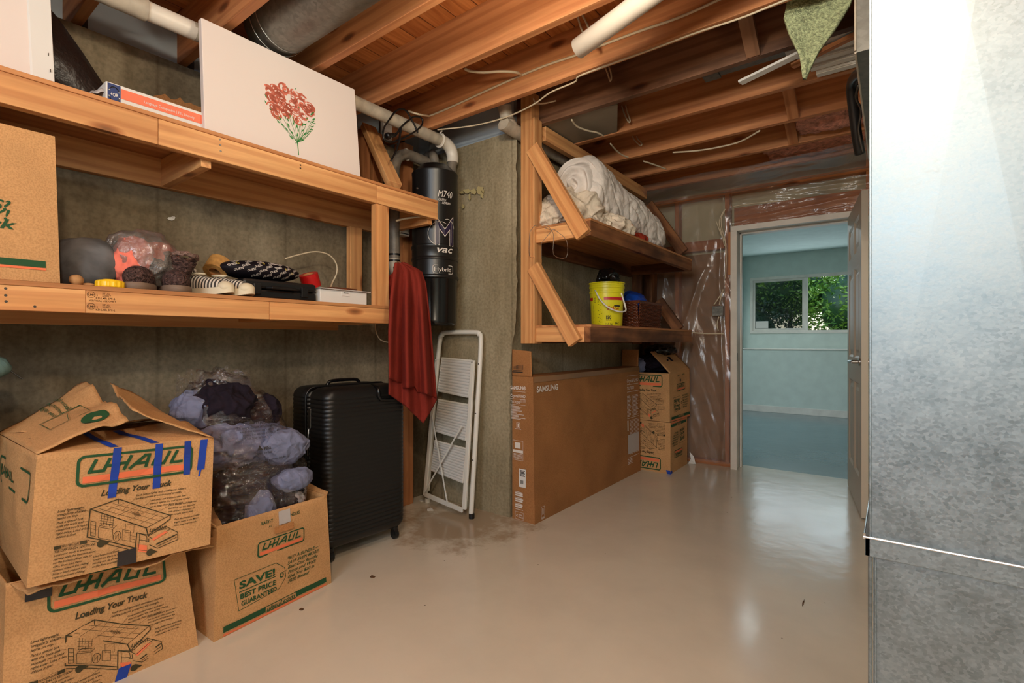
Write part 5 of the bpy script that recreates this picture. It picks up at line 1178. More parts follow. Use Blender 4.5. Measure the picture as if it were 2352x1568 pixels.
p.text(y0+.115, ZU+.045, 'Language Companion | ESL Literacy', .014, .005, width=.17); p.build('printed_text', MT['paper_white'], bk, lambda a, b_: Vector((-2.232, a, b_)), Vector((1,0,0)), .0022)
p = PR(); p.rect(y0+.044, ZU+.034, y1-.03, ZU+.070); p.build('orange_band', MT['orange_print'], bk, lambda a, b_: Vector((-2.232, a, b_)), Vector((1,0,0)), .0012)
p = PR(); p.rect(y1-.026, ZU+.03, y1-.004, ZU+.072); p.build('grey_emblem', plain('grey_print', (130,125,125), .7), bk, lambda a, b_: Vector((-2.232, a, b_)), Vector((1,0,0)), .0012)
mb = MB(); mb.grid(lambda s, t: Vector((-2.25-.18*t, .475+.08*s, ZU+.004+.072*s*(.6+.4*math.sin(t*5))+.01*noise.noise(Vector((s*6, t*6, 0))))), 14, 14); tag(mb.build('crumpled_paper', MT['paper_grey'], smooth=20, solid=.001), 'crumpled grey paper at the left end of the book box', 'paper')
mb = MB(); rnd = random.Random(8)
N_ = 24; top = [2.205+.012*rnd.uniform(-1,1)+(.03 if k_ > 15 else 0)-(.03 if k_ < 2 else 0) for k_ in range(N_+1)]
for k_ in range(N_): mb.hexa([(-2.604,.80+.02*k_,ZU), (-2.60,.80+.02*k_,ZU), (-2.60,.82+.02*k_,ZU), (-2.604,.82+.02*k_,ZU), (-2.604,.80+.02*k_,top[k_]), (-2.60,.80+.02*k_,top[k_]), (-2.60,.82+.02*k_,top[k_+1]), (-2.604,.82+.02*k_,top[k_+1])])
tag(mb.build('cardboard_sheet', MT['cardboard_in'], weld=1e-4), 'torn upright cardboard sheet behind the flower canvas', 'cardboard')
tag(MB().tube([(-2.28,.93,2.30), (-2.28,.93,2.425)], .009, n=12).build('pipe_stub', MT['pvc']), 'small white pipe end peeking over the top of the flower canvas', 'pipe')
# ================================================================== on the lower shelf
ZL = 1.292
tag(blob((-2.42,.535,ZL+.09), (.15,.125,.115), .07, 4, 21, 5, zmin=ZL+.001, ridge=.05).build('grey_pillow_bag', MT['bag_grey'], smooth=True), 'shiny grey padded bag beside the clean box on the lower shelf', 'bag')
pb = thing('clothes_bag', 'thin clear bag with coral pink clothes on the lower shelf', 'bag', (-2.40, .76, ZL))
blob((-2.335,.655,ZL+.115), (.085,.075,.10), .12, 9, 22, 5, zmin=ZL+.02, ridge=.12).build('folded_clothes', MT['cloth_coral'], pb, smooth=True)
blob((-2.37,.745,ZL+.14), (.08,.085,.07), .12, 9, 23, 5, zmin=ZL+.02, ridge=.12).build('folded_clothes', MT['cloth_coral'], pb, smooth=True)
blob((-2.355,.70,ZL+.12), (.115,.135,.13), .08, 7, 24, 5, zmin=ZL+.001, ridge=.1).build('plastic_film', MT['grey_film'], pb, smooth=True)
mb = MB(); mb.grid(lambda s, t: px(325+58*s, 560+25*s+40*t+6*math.sin(s*9), x=-2.5+.05*noise.noise(Vector((s*3, t*3, 4)))), 24, 14); mb.build('loose_film', plain('grey_plastic', (150,146,142), .5), pb, smooth=20, solid=.001)
tag(blob((-2.235,.475,ZL+.019), (.021,.02,.019), .06, 20, 3, 4).build('stone', MT['rock'], smooth=True), 'small round tan stone on the shelf edge beside the box', 'stone')
tag(blob((-2.245,.508,ZL+.006), (.02,.02,.007), .15, 20, 4, 3).build('stone', MT['rock'], smooth=True), 'flat crumbled tan stone right of the round one', 'stone')
yc = thing('jar_lid', 'yellow ribbed plastic lid on the edge of the lower shelf', 'lid', (-2.222, .565, ZL))
prof = []
mb = MB(); n_ = 60
for z, r0 in ((0,.040),(.004,.041),(.018,.041),(.024,.038),(.025,.034)):
    for k_ in range(n_): a = k_*2*math.pi/n_; r = r0+(.0018 if (k_ % 4 < 2 and z < .02) else 0); mb.v.append((-2.222+r*math.cos(a), .565+r*math.sin(a), ZL+z))
for j in range(4):
    for k_ in range(n_): mb.f.append((j*n_+k_, j*n_+(k_+1) % n_, (j+1)*n_+(k_+1) % n_, (j+1)*n_+k_))
mb.f.append(tuple(4*n_+k_ for k_ in range(n_))); mb.build('rim', MT['yellow_cap'], yc)
MB().lathe([(.022,0),(.020,.003)], c=(-2.222,.565,ZL+.025), n=24).build('raised_centre', MT['yellow_cap'], yc)
def boot(name, label, c, rz, sh):
    t = thing(name, label, 'boot', (c[0], c[1], ZL), rz, 'pair of brown knit boots'); M = world(t)
    def sole(s, u):
        a = s*2*math.pi; x = .105*math.cos(a); y = .05*math.sin(a)*(1+.12*math.cos(a)); k = [1, 1.04, 1.04, 1][min(3, int(u*3+.01))]
        return (x*k, y*k, .024*u)
    mb = MB(); mb.grid(sole, 40, 3, close_u=True); mb.f.append(tuple(range(39, -1, -1))); mb.f.append(tuple(3*40+k_ for k_ in range(40))); mb.build('sole', MT['boot_sole'], t, M=M, smooth=40)
    mb = blob((.012,0,.045), (.094,.048,.047), .02, 12, sh, 5, zmin=.02); mb.build('foot', MT['boot_knit'], t, M=M, smooth=True)
    P_ = [(-.045,0,.05), (-.055,.0,.075), (-.055-.02*sh,.01,.10 if sh > 0 else .12), (-.06-.035*sh,.02,.115 if sh > 0 else .15)]
    mb = MB().tube(P_, [.042,.044,.046,.05,.052,.054,.056,.058], n=24, smooth=4, caps=False); mb.build('shaft', MT['boot_knit'], t, M=M, smooth=True, solid=.008)
    e = Vector(P_[-1]); MB().tube([e+Vector((.055*math.cos(k_*math.pi/10), .055*math.sin(k_*math.pi/10), .004*math.sin(k_*2)-.02*math.cos(k_*math.pi/10)*sh*.4)) for k_ in range(20)], .010, n=8, closed=True).build('fleece_cuff', MT['boot_fleece'], t, M=M, smooth=True)
boot('boot', 'brown knit boot right of the yellow lid', (-2.28,.672,0), rad(-28), 1.0)
boot('boot', 'brown knit boot with fleece cuff showing, beside the sneakers', (-2.28,.79,0), rad(-14), -.9)
def sneaker(name, label, c, rz):
    t = thing(name, label, 'shoe', (c[0], c[1], ZL), rz, 'pair of striped sneakers'); M = world(t)
    def sole(s, u):
        a = s*2*math.pi; x = .12*math.cos(a); y = .042*math.sin(a)*(1+.2*math.cos(a)); return (x, y, .028*u+(.012*(max(0, math.cos(a)))**3))
    mb = MB(); mb.grid(sole, 48, 2, close_u=True); mb.f.append(tuple(range(47, -1, -1))); mb.f.append(tuple(2*48+k_ for k_ in range(48))); mb.build('sole', MT['rubber_sole'], t, M=M, smooth=40)
    mb = blob((-.005,0,.035), (.105,.037,.042), .02, 10, 3, 5, zmin=.02); mb.v = [(x, y, z+(.03*max(0, -x/.1) if z > .03 else 0)) for x, y, z in mb.v]; mb.build('upper', MT['striped_canvas'], t, M=M, smooth=True)
    blob((.085,0,.033), (.032,.034,.026), .0, 10, 3, 4).build('toe_cap', MT['rubber_sole'], t, M=M, smooth=True)
    MB().tube([(-.055+.034*math.cos(k_*math.pi/8), .024*math.sin(k_*math.pi/8), .092) for k_ in range(16)], .004, n=6, closed=True).build('collar', MT['rubber_sole'], t, M=M)
m, N, L, b = nodes('striped_canvas', .8); wv = N.new('ShaderNodeTexWave'); wv.inputs['Scale'].default_value = 22; wv.inputs['Distortion'].default_value = 1.5; L.new(coords(N, L, (1,.4,.3)).outputs[0], wv.inputs[0]); L.new(ramp(N, L, wv.outputs['Fac'], [(.45, (60,54,50)), (.55, (212,200,184))]).outputs[0], b.inputs['Base Color']); MT['striped_canvas'] = m
sneaker('sneaker', 'striped canvas sneaker next to the boots, white rubber toe forward', (-2.29,.915,0), rad(25)); sneaker('sneaker', 'striped canvas sneaker beside the black tool case', (-2.285,1.0,0), rad(22))
bag_ = blob((-2.50,.90,ZL+.105), (.06,.05,.035), .12, 14, 31, 4, ridge=.1)
tag(bag_.build('striped_pouch', MT['striped_canvas'], smooth=True), 'small black and white striped pouch behind the sneakers', 'pouch')
def roll(name, label, c, r, w_, m, axis, hole=.6, cat='tape roll'):
    t = thing(name, label, cat, c); A_ = Vector(axis).normalized(); Q_ = A_.to_track_quat('Z', 'Y').to_matrix().to_4x4(); M = Matrix.Translation(c) @ Q_
    MB().lathe([(r*hole, -w_/2), (r, -w_/2), (r, w_/2), (r*hole, w_/2), (r*hole, -w_/2)], n=40, caps=False).build('tape', m, t, M=M, smooth=40)
    MB().lathe([(r*hole-.003, -w_/2), (r*hole, -w_/2), (r*hole, w_/2), (r*hole-.003, w_/2), (r*hole-.003, -w_/2)], n=32, caps=False).build('core', MT['cardboard_in'], t, M=M)
roll('tape_roll', 'tan packing tape roll leaning behind the sneakers', (-2.37,.985,ZL+.135), .048, .065, MT['tan_tape'], (-.35,.55,.8), .55)
tag(MB().box((-2.58,.80,ZL), (-2.40,1.02,ZL+.062)).build('tan_box', MT['cardboard_in'], bevel=.004), 'low tan carton behind the boots and sneakers', 'box')
# tool case
tc = thing('tool_case', 'black plastic tool case lying on the lower shelf', 'case', (-2.4, 1.17, ZL))
MB().box((-2.52,1.035,ZL), (-2.245,1.385,ZL+.042)).build('lower_shell', MT['black_plastic'], tc, bevel=.01); MB().box((-2.52,1.035,ZL+.044), (-2.245,1.385,ZL+.086)).build('upper_shell', MT['black_plastic'], tc, bevel=.012)
for y in (1.075, 1.30): MB().box((-2.245,y,ZL+.018), (-2.232,y+.035,ZL+.066)).build('latch', MT['black_plastic'], tc, bevel=.003)
MB().tube([(-2.245,1.14,ZL+.05), (-2.222,1.15,ZL+.05), (-2.222,1.26,ZL+.05), (-2.245,1.27,ZL+.05)], .007, n=10).build('handle', MT['black_plastic'], tc, bevel=.001)
# printed pouch
po = thing('printed_pouch', 'oval black pouch printed all over with GUESS, on the tool case', 'pouch', (-2.35, 1.15, ZL+.087))
PCc, PRr = Vector((-2.34,1.155,ZL+.087+.045)), (.105,.185,.046)
mb = blob(PCc, PRr, .01, 8, 41, 5); mb.build('body', MT['pouch_black'], po, smooth=True)
def ps(a, b_):
    ty, tz = a/PRr[1], b_/PRr[2]
    k = ty*ty+tz*tz
    if k > .97: s_ = math.sqrt(.97/k); ty *= s_; tz *= s_
    return PCc + Vector((PRr[0]*math.sqrt(max(0, 1-ty*ty-tz*tz)), ty*PRr[1], tz*PRr[2]))*1.015
p = PR(); rnd = random.Random(2)
for i in range(7):
    for j in range(4):
        y = -.16+i*.046+(j % 2)*.02; z = -.036+j*.019
        if (y/.185)**2+(z/.046)**2 < .82: p.text(y, z, 'GUESS', .0125, .01, width=.032, rot=.35)
p.build('printed_text', MT['ink_white'], po, ps, Vector((1,0,0)), .001); p = PR()
for y, z in ((-.13,.012),(-.03,.02),(.07,.004),(.1,-.012)): p.text(y, z, 'G', .014, .02, rot=.4)
p.build('coloured_letters', plain('print_gold', (190,170,60), .7), po, ps, Vector((1,0,0)), .0015)
p = PR(); p.rect(.015,.008,.045,.032); p.build('white_label', MT['paper_grey'], po, ps, Vector((1,0,0)), .003)
# white carton, red tape, frame
wc = thing('white_carton', 'small white product carton with hang tab at the right end of the lower shelf', 'box', (-2.36, 1.55, ZL))
MB().box((-2.49,1.40,ZL), (-2.24,1.675,ZL+.068)).build('body', MT['paper_white'], wc, bevel=.002)
MB().hexa([(-2.49,1.395,ZL+.07), (-2.225,1.395,ZL+.069), (-2.225,1.69,ZL+.069), (-2.49,1.69,ZL+.07), (-2.49,1.395,ZL+.074), (-2.225,1.395,ZL+.073), (-2.225,1.69,ZL+.073), (-2.49,1.69,ZL+.074)]).build('lid_flap', MT['paper_grey'], wc)
MB().box((-2.2398,1.52,ZL+.040), (-2.2375,1.57,ZL+.072)).build('hang_tab', MT['paper_white'], wc, bevel=.001)
p = PR(); p.rect(1.53,ZL+.054,1.56,ZL+.059); p.build('tab_slot', MT['ink_black'], wc, lambda a, b_: Vector((-2.2375, a, b_)), Vector((1,0,0)), .0006)
roll('tape_roll', 'bright red tape roll standing on the white carton', (-2.41,1.45,ZL+.075+.050), .047, .068, MT['red_plastic'], (.12,-.38,.92), .62)
tag(MB().box((-2.46,1.505,ZL+.0745), (-2.30,1.66,ZL+.090)).build('brown_frame', MT['wicker'], bevel=.003), 'thin brown wooden frame lying on the white carton', 'frame')
tag(MB().tube([px(655,594,x=-2.52), px(690,584,x=-2.52), px(725,578,x=-2.52), px(755,585,x=-2.52), px(772,605,x=-2.52), px(773,628,x=-2.52), px(762,652,x=-2.52), px(758,668,x=-2.5)], .0042, n=8, smooth=6).build('cable', MT['cable_white'], smooth=True), 'thick cream cable arching over the lower shelf against the wall', 'cable')
tag(MB().tube([px(858,722,x=-2.686), px(861,742,x=-2.55), px(864,762,x=-2.47), px(874,780,x=-2.45), px(896,787,x=-2.45)], .0035, n=8, smooth=6).build('cable', MT['cable_white'], smooth=True), 'cream cable loop hanging under the lower shelf beside the towel', 'cable')
tag(MB().tube([px(910,507,x=-2.3), px(930,502,x=-2.3), px(965,497,x=-2.25)], .006, n=8, smooth=4).build('cable', MT['cable_white'], smooth=True), 'short cream cable under the right end of the top shelf', 'cable')
# ================================================================== alcove shelves
ZD = 1.786
dv = thing('duvet', 'thick rolled white duvet on the upper alcove shelf', 'duvet', (-1.55, 3.3, ZD))
def duv(s, t):
    P0, P1 = Vector((-1.60, 2.78, 2.085)), Vector((-1.47, 3.86, 1.92)); ax = (P1-P0).normalized(); c = P0+(P1-P0)*t
    a = s*2*math.pi; up = Vector((0,0,1)); up = (up-ax*up.dot(ax)).normalized(); sd = ax.cross(up)
    R_ = .215-.085*t; R_ *= (1-.55*max(0, (t-.82)/.18)**2) * (1-.28*max(0, (.06-t)/.06)**2)
    q = c+(up*math.sin(a)*1.0+sd*math.cos(a)*.86)*R_
    n1 = fbm(Vector((math.cos(a)*.8, math.sin(a)*.8, t*3)))*.8+.3*fbm(Vector((math.cos(a)*1.5, math.sin(a)*1.5, t*16)), 3)
    pl = abs(noise.noise(Vector((math.cos(a)*.9, math.sin(a)*.9, t*5.5+math.sin(a)*1.2))))
    q += (q-c).normalized()*(.03*n1-.016*max(0, .10-pl)/.10)
    q.z -= .05*t*t
    return Vector((min(q.x, -1.34), q.y, max(q.z, ZD+.004)))
mb = MB(); mb.grid(duv, 160, 150, close_u=True); mb.f.append(tuple(150*160+k_ for k_ in range(160))); mb.build('rolled_body', MT['duvet_white'], dv, smooth=True)
def dend(s, t):   # spiral end
    P0 = Vector((-1.60, 2.78, 2.085)); a = s*2*math.pi; r = .17*t
    sp_ = math.sin(t*15-a)*.022
    return P0+Vector((-r*math.cos(a)*.92, -.045-sp_+.06*(t**3)+.02*noise.noise(Vector((a, t*5, 1))), r*math.sin(a)*1.05))
mb = MB(); mb.grid(dend, 120, 40, close_u=True); mb.build('spiral_end', MT['duvet_white'], dv, smooth=True)
blob((-1.64,2.86,1.93), (.19,.24,.15), .16, 5, 51, 6, zmin=ZD+.002, ridge=.14).build('lower_fold', MT['linen_cream'], dv, smooth=True)
tag(blob((-1.72,2.66,ZD+.09), (.15,.13,.11), .16, 7, 52, 6, zmin=ZD+.001, ridge=.1, fine=.1).build('blanket', MT['linen_cream'], smooth=True), 'crumpled cream blanket behind the alcove post', 'blanket')
tag(blob((-1.50,2.98,ZD+.065), (.15,.24,.085), .16, 6, 53, 6, zmin=ZD+.001, ridge=.1, fine=.12).build('blanket', MT['linen_cream'], smooth=True), 'crumpled cream bedding spilling under the front of the duvet', 'blanket')
tag(blob((-1.44,3.36,ZD+.035), (.07,.13,.045), .12, 10, 54, 5, zmin=ZD+.001, ridge=.1).build('red_cloth', MT['cloth_red'], smooth=True), 'rolled red cloth peeking out below the duvet', 'cloth')
tag(blob((-1.42,3.47,ZD+.028), (.06,.12,.030), .12, 10, 55, 5, zmin=ZD+.001, ridge=.1).build('white_cloth', MT['cloth_white'], smooth=True), 'white cloth edge in front of the red roll', 'cloth')
ZB = 1.198
bu = thing('bucket', 'yellow plastic bucket with red band and white handle on the lower alcove shelf', 'bucket', (-1.60, 3.22, ZB))
BX, BY = -1.60, 3.22
MB().lathe([(.104,0),(.106,.004),(.117,.235),(.121,.236),(.122,.250),(.118,.252),(.119,.270),(.123,.272),(.1235,.285),(.120,.288),(.121,.300),(.126,.303),(.126,.310),(.118,.310),(.105,.01)], c=(BX,BY,ZB), n=56, caps=False).lathe([(.105,.008),(.001,.009)], c=(BX,BY,ZB), n=56, caps=False).build('body', MT['yellow_plastic'], bu, smooth=30)
cam_a = math.atan2(-3.22, 1.60)
def bk_(a, b_): r = .106+.011*b_/.235; an = cam_a+a/r; return Vector((BX+r*math.cos(an), BY+r*math.sin(an), ZB+b_))
p = PR(); p.rect(-.02,.185,.14,.205,16,1); p.rect(-.16,.185,-.11,.205,6,1); p.text(.005,.115,'Felog', .04,.02,width=.085); p.build('red_print', MT['red_label'], bu, bk_, eps=.0012)
p = PR(); p.text(-.005,.055,'150', .034,.03,width=.035); p.rect(-.005,.046,.032,.05); p.text(-.01,.016,'14,5 kg', .02,.01,width=.048)
for i in range(5): p.rect(-.095,.20-i*.007,-.055+(i % 2)*.006,.2025-i*.007)
for i in range(16): p.rect(-.105,.155-i*.0088,-.055+(i*7 % 5)*.006,.1575-i*.0088)
p.rect(.05,.14,.10,.15,4,1); p.text(.055,.02,'BAC', .018,.02)
p.build('black_print', MT['ink_black'], bu, bk_, eps=.0014)
hA, hB = bk_(-.085,.255), bk_(.115,.235); hm = bk_(.06,.125)
MB().tube([hA, bk_(-.05,.19)+Vector((.01,-.015,0)), bk_(.0,.135)+Vector((.02,-.03,0)), bk_(.06,.105)+Vector((.03,-.025,0)), bk_(.11,.11)+Vector((.035,0,0)), bk_(.135,.15)+Vector((.02,.0,0)), hB], .0055, n=8, smooth=6).build('handle', MT['white_paint'], bu, smooth=True)
tag(blob((BX+.0,BY-.01,ZB+.345), (.095,.10,.055), .25, 8, 61, 5, ridge=.2).build('black_bag', MT['black_bag'], smooth=True), 'black plastic bag bulging out of the yellow bucket', 'bag')
ba = thing('wicker_basket', 'rectangular dark brown wicker basket behind the yellow bucket', 'basket', (-1.62, 3.68, ZB))
def weave(P0, P1, z0, z1, nm):
    P0, P1 = Vector(P0), Vector(P1); d = P1-P0; n_ = Vector((d.y, -d.x, 0)).normalized(); rows = 18; cols = int(d.length/.022)
    def f(s, t): return P0+d*s+n_*(.0045*math.sin(s*cols*math.pi)*(1 if int(t*rows*.9999) % 2 else -1)+.012*t)+Vector((0,0,z0+(z1-z0)*t))
    m_ = MB()
    for r in range(rows):
        z = z0+(z1-z0)*(r+.5)/rows; m_.tube([P0+d*(k_/(cols*2))+n_*(.0045*math.sin(k_*math.pi/2)*(1 if r % 2 else -1)+.012*(z-z0)/(z1-z0))+Vector((0,0,z)) for k_ in range(cols*2+1)], .0056, n=6)
    return m_.build(nm, MT['wicker'], ba, smooth=True)
bx0, bx1, by0, by1 = -1.79, -1.475, 3.475, 3.90
weave((bx0,by0,ZB), (bx1,by0,ZB), .004, .185, 'woven_side'); weave((bx1,by0,ZB), (bx1,by1,ZB), .004, .185, 'woven_side'); weave((bx1,by1,ZB), (bx0,by1,ZB), .004, .185, 'woven_side'); weave((bx0,by1,ZB), (bx0,by0,ZB), .004, .185, 'woven_side')
MB().box((bx0+.005,by0+.005,ZB), (bx1-.005,by1-.005,ZB+.006)).build('bottom', MT['wicker'], ba)
MB().tube([(bx0-.008,by0-.008,ZB+.192), (bx1+.01,by0-.008,ZB+.192), (bx1+.01,by1+.008,ZB+.192), (bx0-.008,by1+.008,ZB+.192)], .011, n=8, closed=True).build('rim', MT['wicker'], ba)
tag(blob((-1.62,3.66,ZB+.185), (.12,.155,.105), .07, 6, 62, 5, ridge=.06).build('blue_bag', MT['blue_plastic'], smooth=True), 'bright blue plastic bag in the wicker basket', 'bag')
tag(blob((-1.60,3.83,ZB+.16), (.08,.05,.09), .07, 8, 63, 4).build('red_bag', MT['red_plastic'], smooth=True), 'red plastic item beside the blue bag in the basket', 'bag')
# wire hooks on the side rail
hz = lambda L_: [px(1150+a_/3.92, 300+b2/3.92, y=2.425) for a_, b2 in L_]
hk = thing('wire_hanger', 'bent silver wire hanger hooked on a nail of the upper alcove shelf', 'hanger', tuple(px(1270, 590, y=2.425)))
MB().tube(hz([(310,850),(270,900),(258,960),(258,1125),(300,1142)]), .0018, n=6, smooth=4).build('wire', MT['steel'], hk); MB().tube(hz([(310,855),(380,848),(430,868),(462,905),(478,960),(478,1118),(590,1140),(594,990),(498,902)]), .0018, n=6, smooth=3).build('wire', MT['steel'], hk); MB().tube(hz([(462,900),(366,1012),(366,1155)]), .0018, n=6).build('wire', MT['steel'], hk)
MB().lathe([(.004,0),(.004,.03)], n=10, M=Matrix.Translation(px(1277, 529, y=2.455)) @ Matrix.Rotation(rad(90), 4, 'X')).lathe([(.003,0),(.003,.07)], n=8, M=Matrix.Translation(px(1268, 529, y=2.49)) @ Matrix.Rotation(rad(90), 4, 'X')).build('nail', MT['steel'], hk)
# ================================================================== ceiling clutter
def cable(pts, label, r=.0045, m='cable_white', k=6): return tag(MB().tube(pts, r, n=7, smooth=k).build('ceiling_cable', MT[m], smooth=True), label, 'cable')
JF = 2.205-.0245
cable([px(938,255,x=-2.3), px(960,262,x=-2.25), px(982,266,y=2.15)] + [px(u, v, y=JF) for u, v in ((990,265),(1040,244),(1120,207),(1200,172),(1260,148),(1320,128),(1380,105),(1460,75),(1560,40),(1660,-5))], 'long cream cable clipped along the face of the bright joist', .006)
z_ = 2.50
cable([px(1068,158,z=z_), px(1080,163,z=z_), px(1110,166,z=z_), px(1150,164,z=z_), px(1185,166,z=z_), px(1198,173,z=z_+.03)], 'short doubled cable sagging in the bay before the bright joist', .007)
cable([px(1325,30,y=2.0), px(1333,60,y=2.02), px(1345,85,y=2.05), px(1368,112,y=2.1)], 'cable loop hanging left of the white tube end'); cable([px(1334,28,y=2.0), px(1350,60,y=2.02), px(1358,90,y=2.06), px(1370,110,y=2.1)], 'second cable loop crossing behind the white tube')
cable([px(u, v, z=2.418) for u, v in ((1005,298),(1090,288),(1165,268),(1225,240),(1265,212),(1320,188),(1330,175),(1400,148),(1500,112),(1600,75),(1700,42),(1780,10),(1880,-30))], 'thin cream cable looping under the joists above the alcove post', .0042)
cable([px(1225,226,y=2.45), px(1232,237,y=2.46), px(1252,237,y=2.47), px(1277,231,y=2.48)], 'short cable tail beside the top of the alcove post')
for a_, l in (((1390,1403,155,185), 'hairpin cable loop under the dark joist'), ((1428,1446,243,280), 'hairpin cable loop under the knotty joist'), ((1453,1473,313,334), 'hairpin cable loop above the duvet')):
    y = {155: 2.53, 243: 2.95, 313: 3.40}[a_[2]]
    u0, u1, v0, v1 = a_; cable([px(u0, v0, y=y), px(u0+6, (v0+v1)/2, y=y-.02), px(u1-2, v1, y=y-.03), px(u1+1, v1-4, y=y-.03), px(u0+13, (v0+v1)/2-3, y=y-.02), px(u0+9, v0, y=y)], l)
for P_, l in (([(1313,275),(1325,290),(1350,300),(1370,304),(1386,312)], 'cut cable tail over the grey panel scrap'), ([(1402,330),(1415,345),(1428,355),(1443,361)], 'cut cable tail above the white duvet'), ([(1478,370),(1500,377),(1530,388)], 'cut cable tail behind the white duvet'), ([(1545,350),(1600,346),(1650,338),(1700,325),(1745,300)], 'thin cable looping under the dim far joist')):
    cable([px(u, v, z=2.405) for u, v in P_], l, .0055)
tb = thing('mailing_tube', 'white plastic tube lying across the joists near the ceiling', 'tube', tuple(px(1330, 110, z=2.34)))
e0, e1 = px(1327, 112, z=2.335), px(1490, -8, z=2.385); dd = (e1-e0).normalized()
MB().tube([e0, e0+dd*1.3], .039, n=32, caps=False).build('wall', MT['pvc'], tb, smooth=True, solid=.003)
MB().lathe([(.037,0),(.037,.002)], n=24, M=Matrix.Translation(e0+dd*.012) @ dd.to_track_quat('Z', 'Y').to_matrix().to_4x4()).build('end_plug', MT['pvc_old'], tb)
tag(MB().add([(-1.86,2.602,2.437), (-1.30,2.602,2.437), (-1.24,2.63,2.437), (-1.40,2.963,2.437), (-1.86,2.963,2.437), (-1.86,2.602,2.449), (-1.30,2.602,2.449), (-1.24,2.63,2.449), (-1.40,2.963,2.449), (-1.86,2.963,2.449)], [(4,3,2,1,0),(5,6,7,8,9),(0,1,6,5),(1,2,7,6),(2,3,8,7),(3,4,9,8),(4,0,5,9)]).build('panel_scrap', plain('grey_panel', (128,116,98), .7)), 'grey fibre panel scrap tucked between joists over the alcove', 'panel')
# carpet pad scrap
cpz = lambda u, v, y: px(u, v, y=y)
def pad(s, t):
    TLp, TRp, BLp, BRp = (1825,-30), (1968,-30), (1842,172), (1862,178)
    le = [(0,1826),(.16,1808),(.34,1800),(.5,1812),(.75,1836),(1,1846)]; re = [(0,1968),(.2,1952),(.45,1920),(.7,1882),(1,1850)]
    def lt(T_, q):
        for (a0, b0_), (a1, b1_) in zip(T_[:-1], T_[1:]):
            if q <= a1: return b0_+(b1_-b0_)*(q-a0)/(a1-a0)
        return T_[-1][1]
    ul, ur = lt(le, t), lt(re, t); u = ul+(ur-ul)*s; v = -30+210*t
    return px(u, v, y=2.30+.05*math.sin(s*2.4)*(1-t)-.05*t*t+.012*noise.noise(Vector((s*3, t*4, 2))))
mb = MB(); mb.grid(pad, 40, 50); tag(mb.build('carpet_scrap', MT['carpet_pad'], smooth=True, solid=.012), 'yellow green carpet scrap hanging down between joists', 'carpet scrap')
# white trim lengths stored in the bay
for k_, (y, z, x0, l) in enumerate([(2.66, 2.452, -.40, 'white trim board nearest the camera in the stored bundle'), (2.725, 2.445, -.36, 'second white trim board from the front of the bundle'), (2.79, 2.44, -.33, 'middle white trim board of the stored bundle'), (2.855, 2.435, -.32, 'fourth white trim board, second from the back of the bundle'), (2.915, 2.425, -.30, 'white trim board at the back of the bundle, lowest one')]):
    tag(MB().box((x0, y-.028, z), (.9, y+.026, z+.012)).box((x0, y-.02, z-.004), (.9, y+.005, z)).build('trim_board', MT['white_paint']), l, 'trim board', 'stored white trim boards')
tag(board('loose_trim', px(1700, 190, z=2.385), px(1860, 112, z=2.41), .045, .012, MT['white_paint'], side=(0,1,0)), 'single white trim length with pointed end left of the carpet scrap', 'trim board')
tag(board('wood_strip', px(1820, 152, z=2.42), px(1975, 75, z=2.43), .03, .02, SW, side=(0,1,0)), 'raw wood strip above the white trim bundle', 'wood strip')
for (u, y0, y1, l) in ((1712, 2.224, 2.561, 'dark wood bridging block left of the carpet scrap'), (1810, 3.004, 3.421, 'upright bridging strip between the knotty joist and the next'), (1812, 3.459, 3.851, 'bridging strip one bay nearer the door wall')):
    ym = (y0+y1)/2; x = px(u, 100 if y0 < 2.5 else 240, y=ym).x
    tag(board('bridging', (x, y0, ZC-.03), (x, y1, ZJ+.012), .06, .03, MT['joist_stained'] if y0 < 2.5 else SW, side=(1,0,0)), l, 'bridging', 'bridging between joists')
for u0, u1, y, l, s_ in ((1830, 2000, 3.62, 'pink insulation batt above the joists near the duct', 1), (1760, 2000, 4.05, 'pink insulation batt in the last bay by the door wall', 2)):
    a_ = px(u0, 330, y=y).x; b2 = .25
    mb = MB(); mb.grid(lambda s, t: Vector((a_+(b2-a_)*s, y-.17+.34*t, ZJ+.05+.03*fbm(Vector((s*6, t*3, s_)))-.01*s)), 50, 16); tag(mb.build('insulation', MT['insulation_pink'], smooth=True, solid=.05), l, 'insulation')
hs = thing('flexible_hose', 'black flexible hose hanging beside the grey trunk duct', 'hose', tuple(px(1965, 300, y=2.8)))
MB().tube([px(2010,140,y=2.0), px(1990,158,y=2.1), px(1968,172,y=2.25), px(1958,190,y=2.35), px(1957,215,y=2.4), px(1962,260,y=2.45), px(1968,310,y=2.5), px(1975,352,y=2.55)], .019, n=14, smooth=6).build('hose', MT['black_plastic'], hs, smooth=True)
MB().tube([px(1972,195,y=2.3), px(1966,225,y=2.35), px(1978,255,y=2.4), px(1972,300,y=2.45), px(1982,350,y=2.5)], .005, n=6, smooth=6).build('wire', MT['dark_steel'], hs, smooth=True)
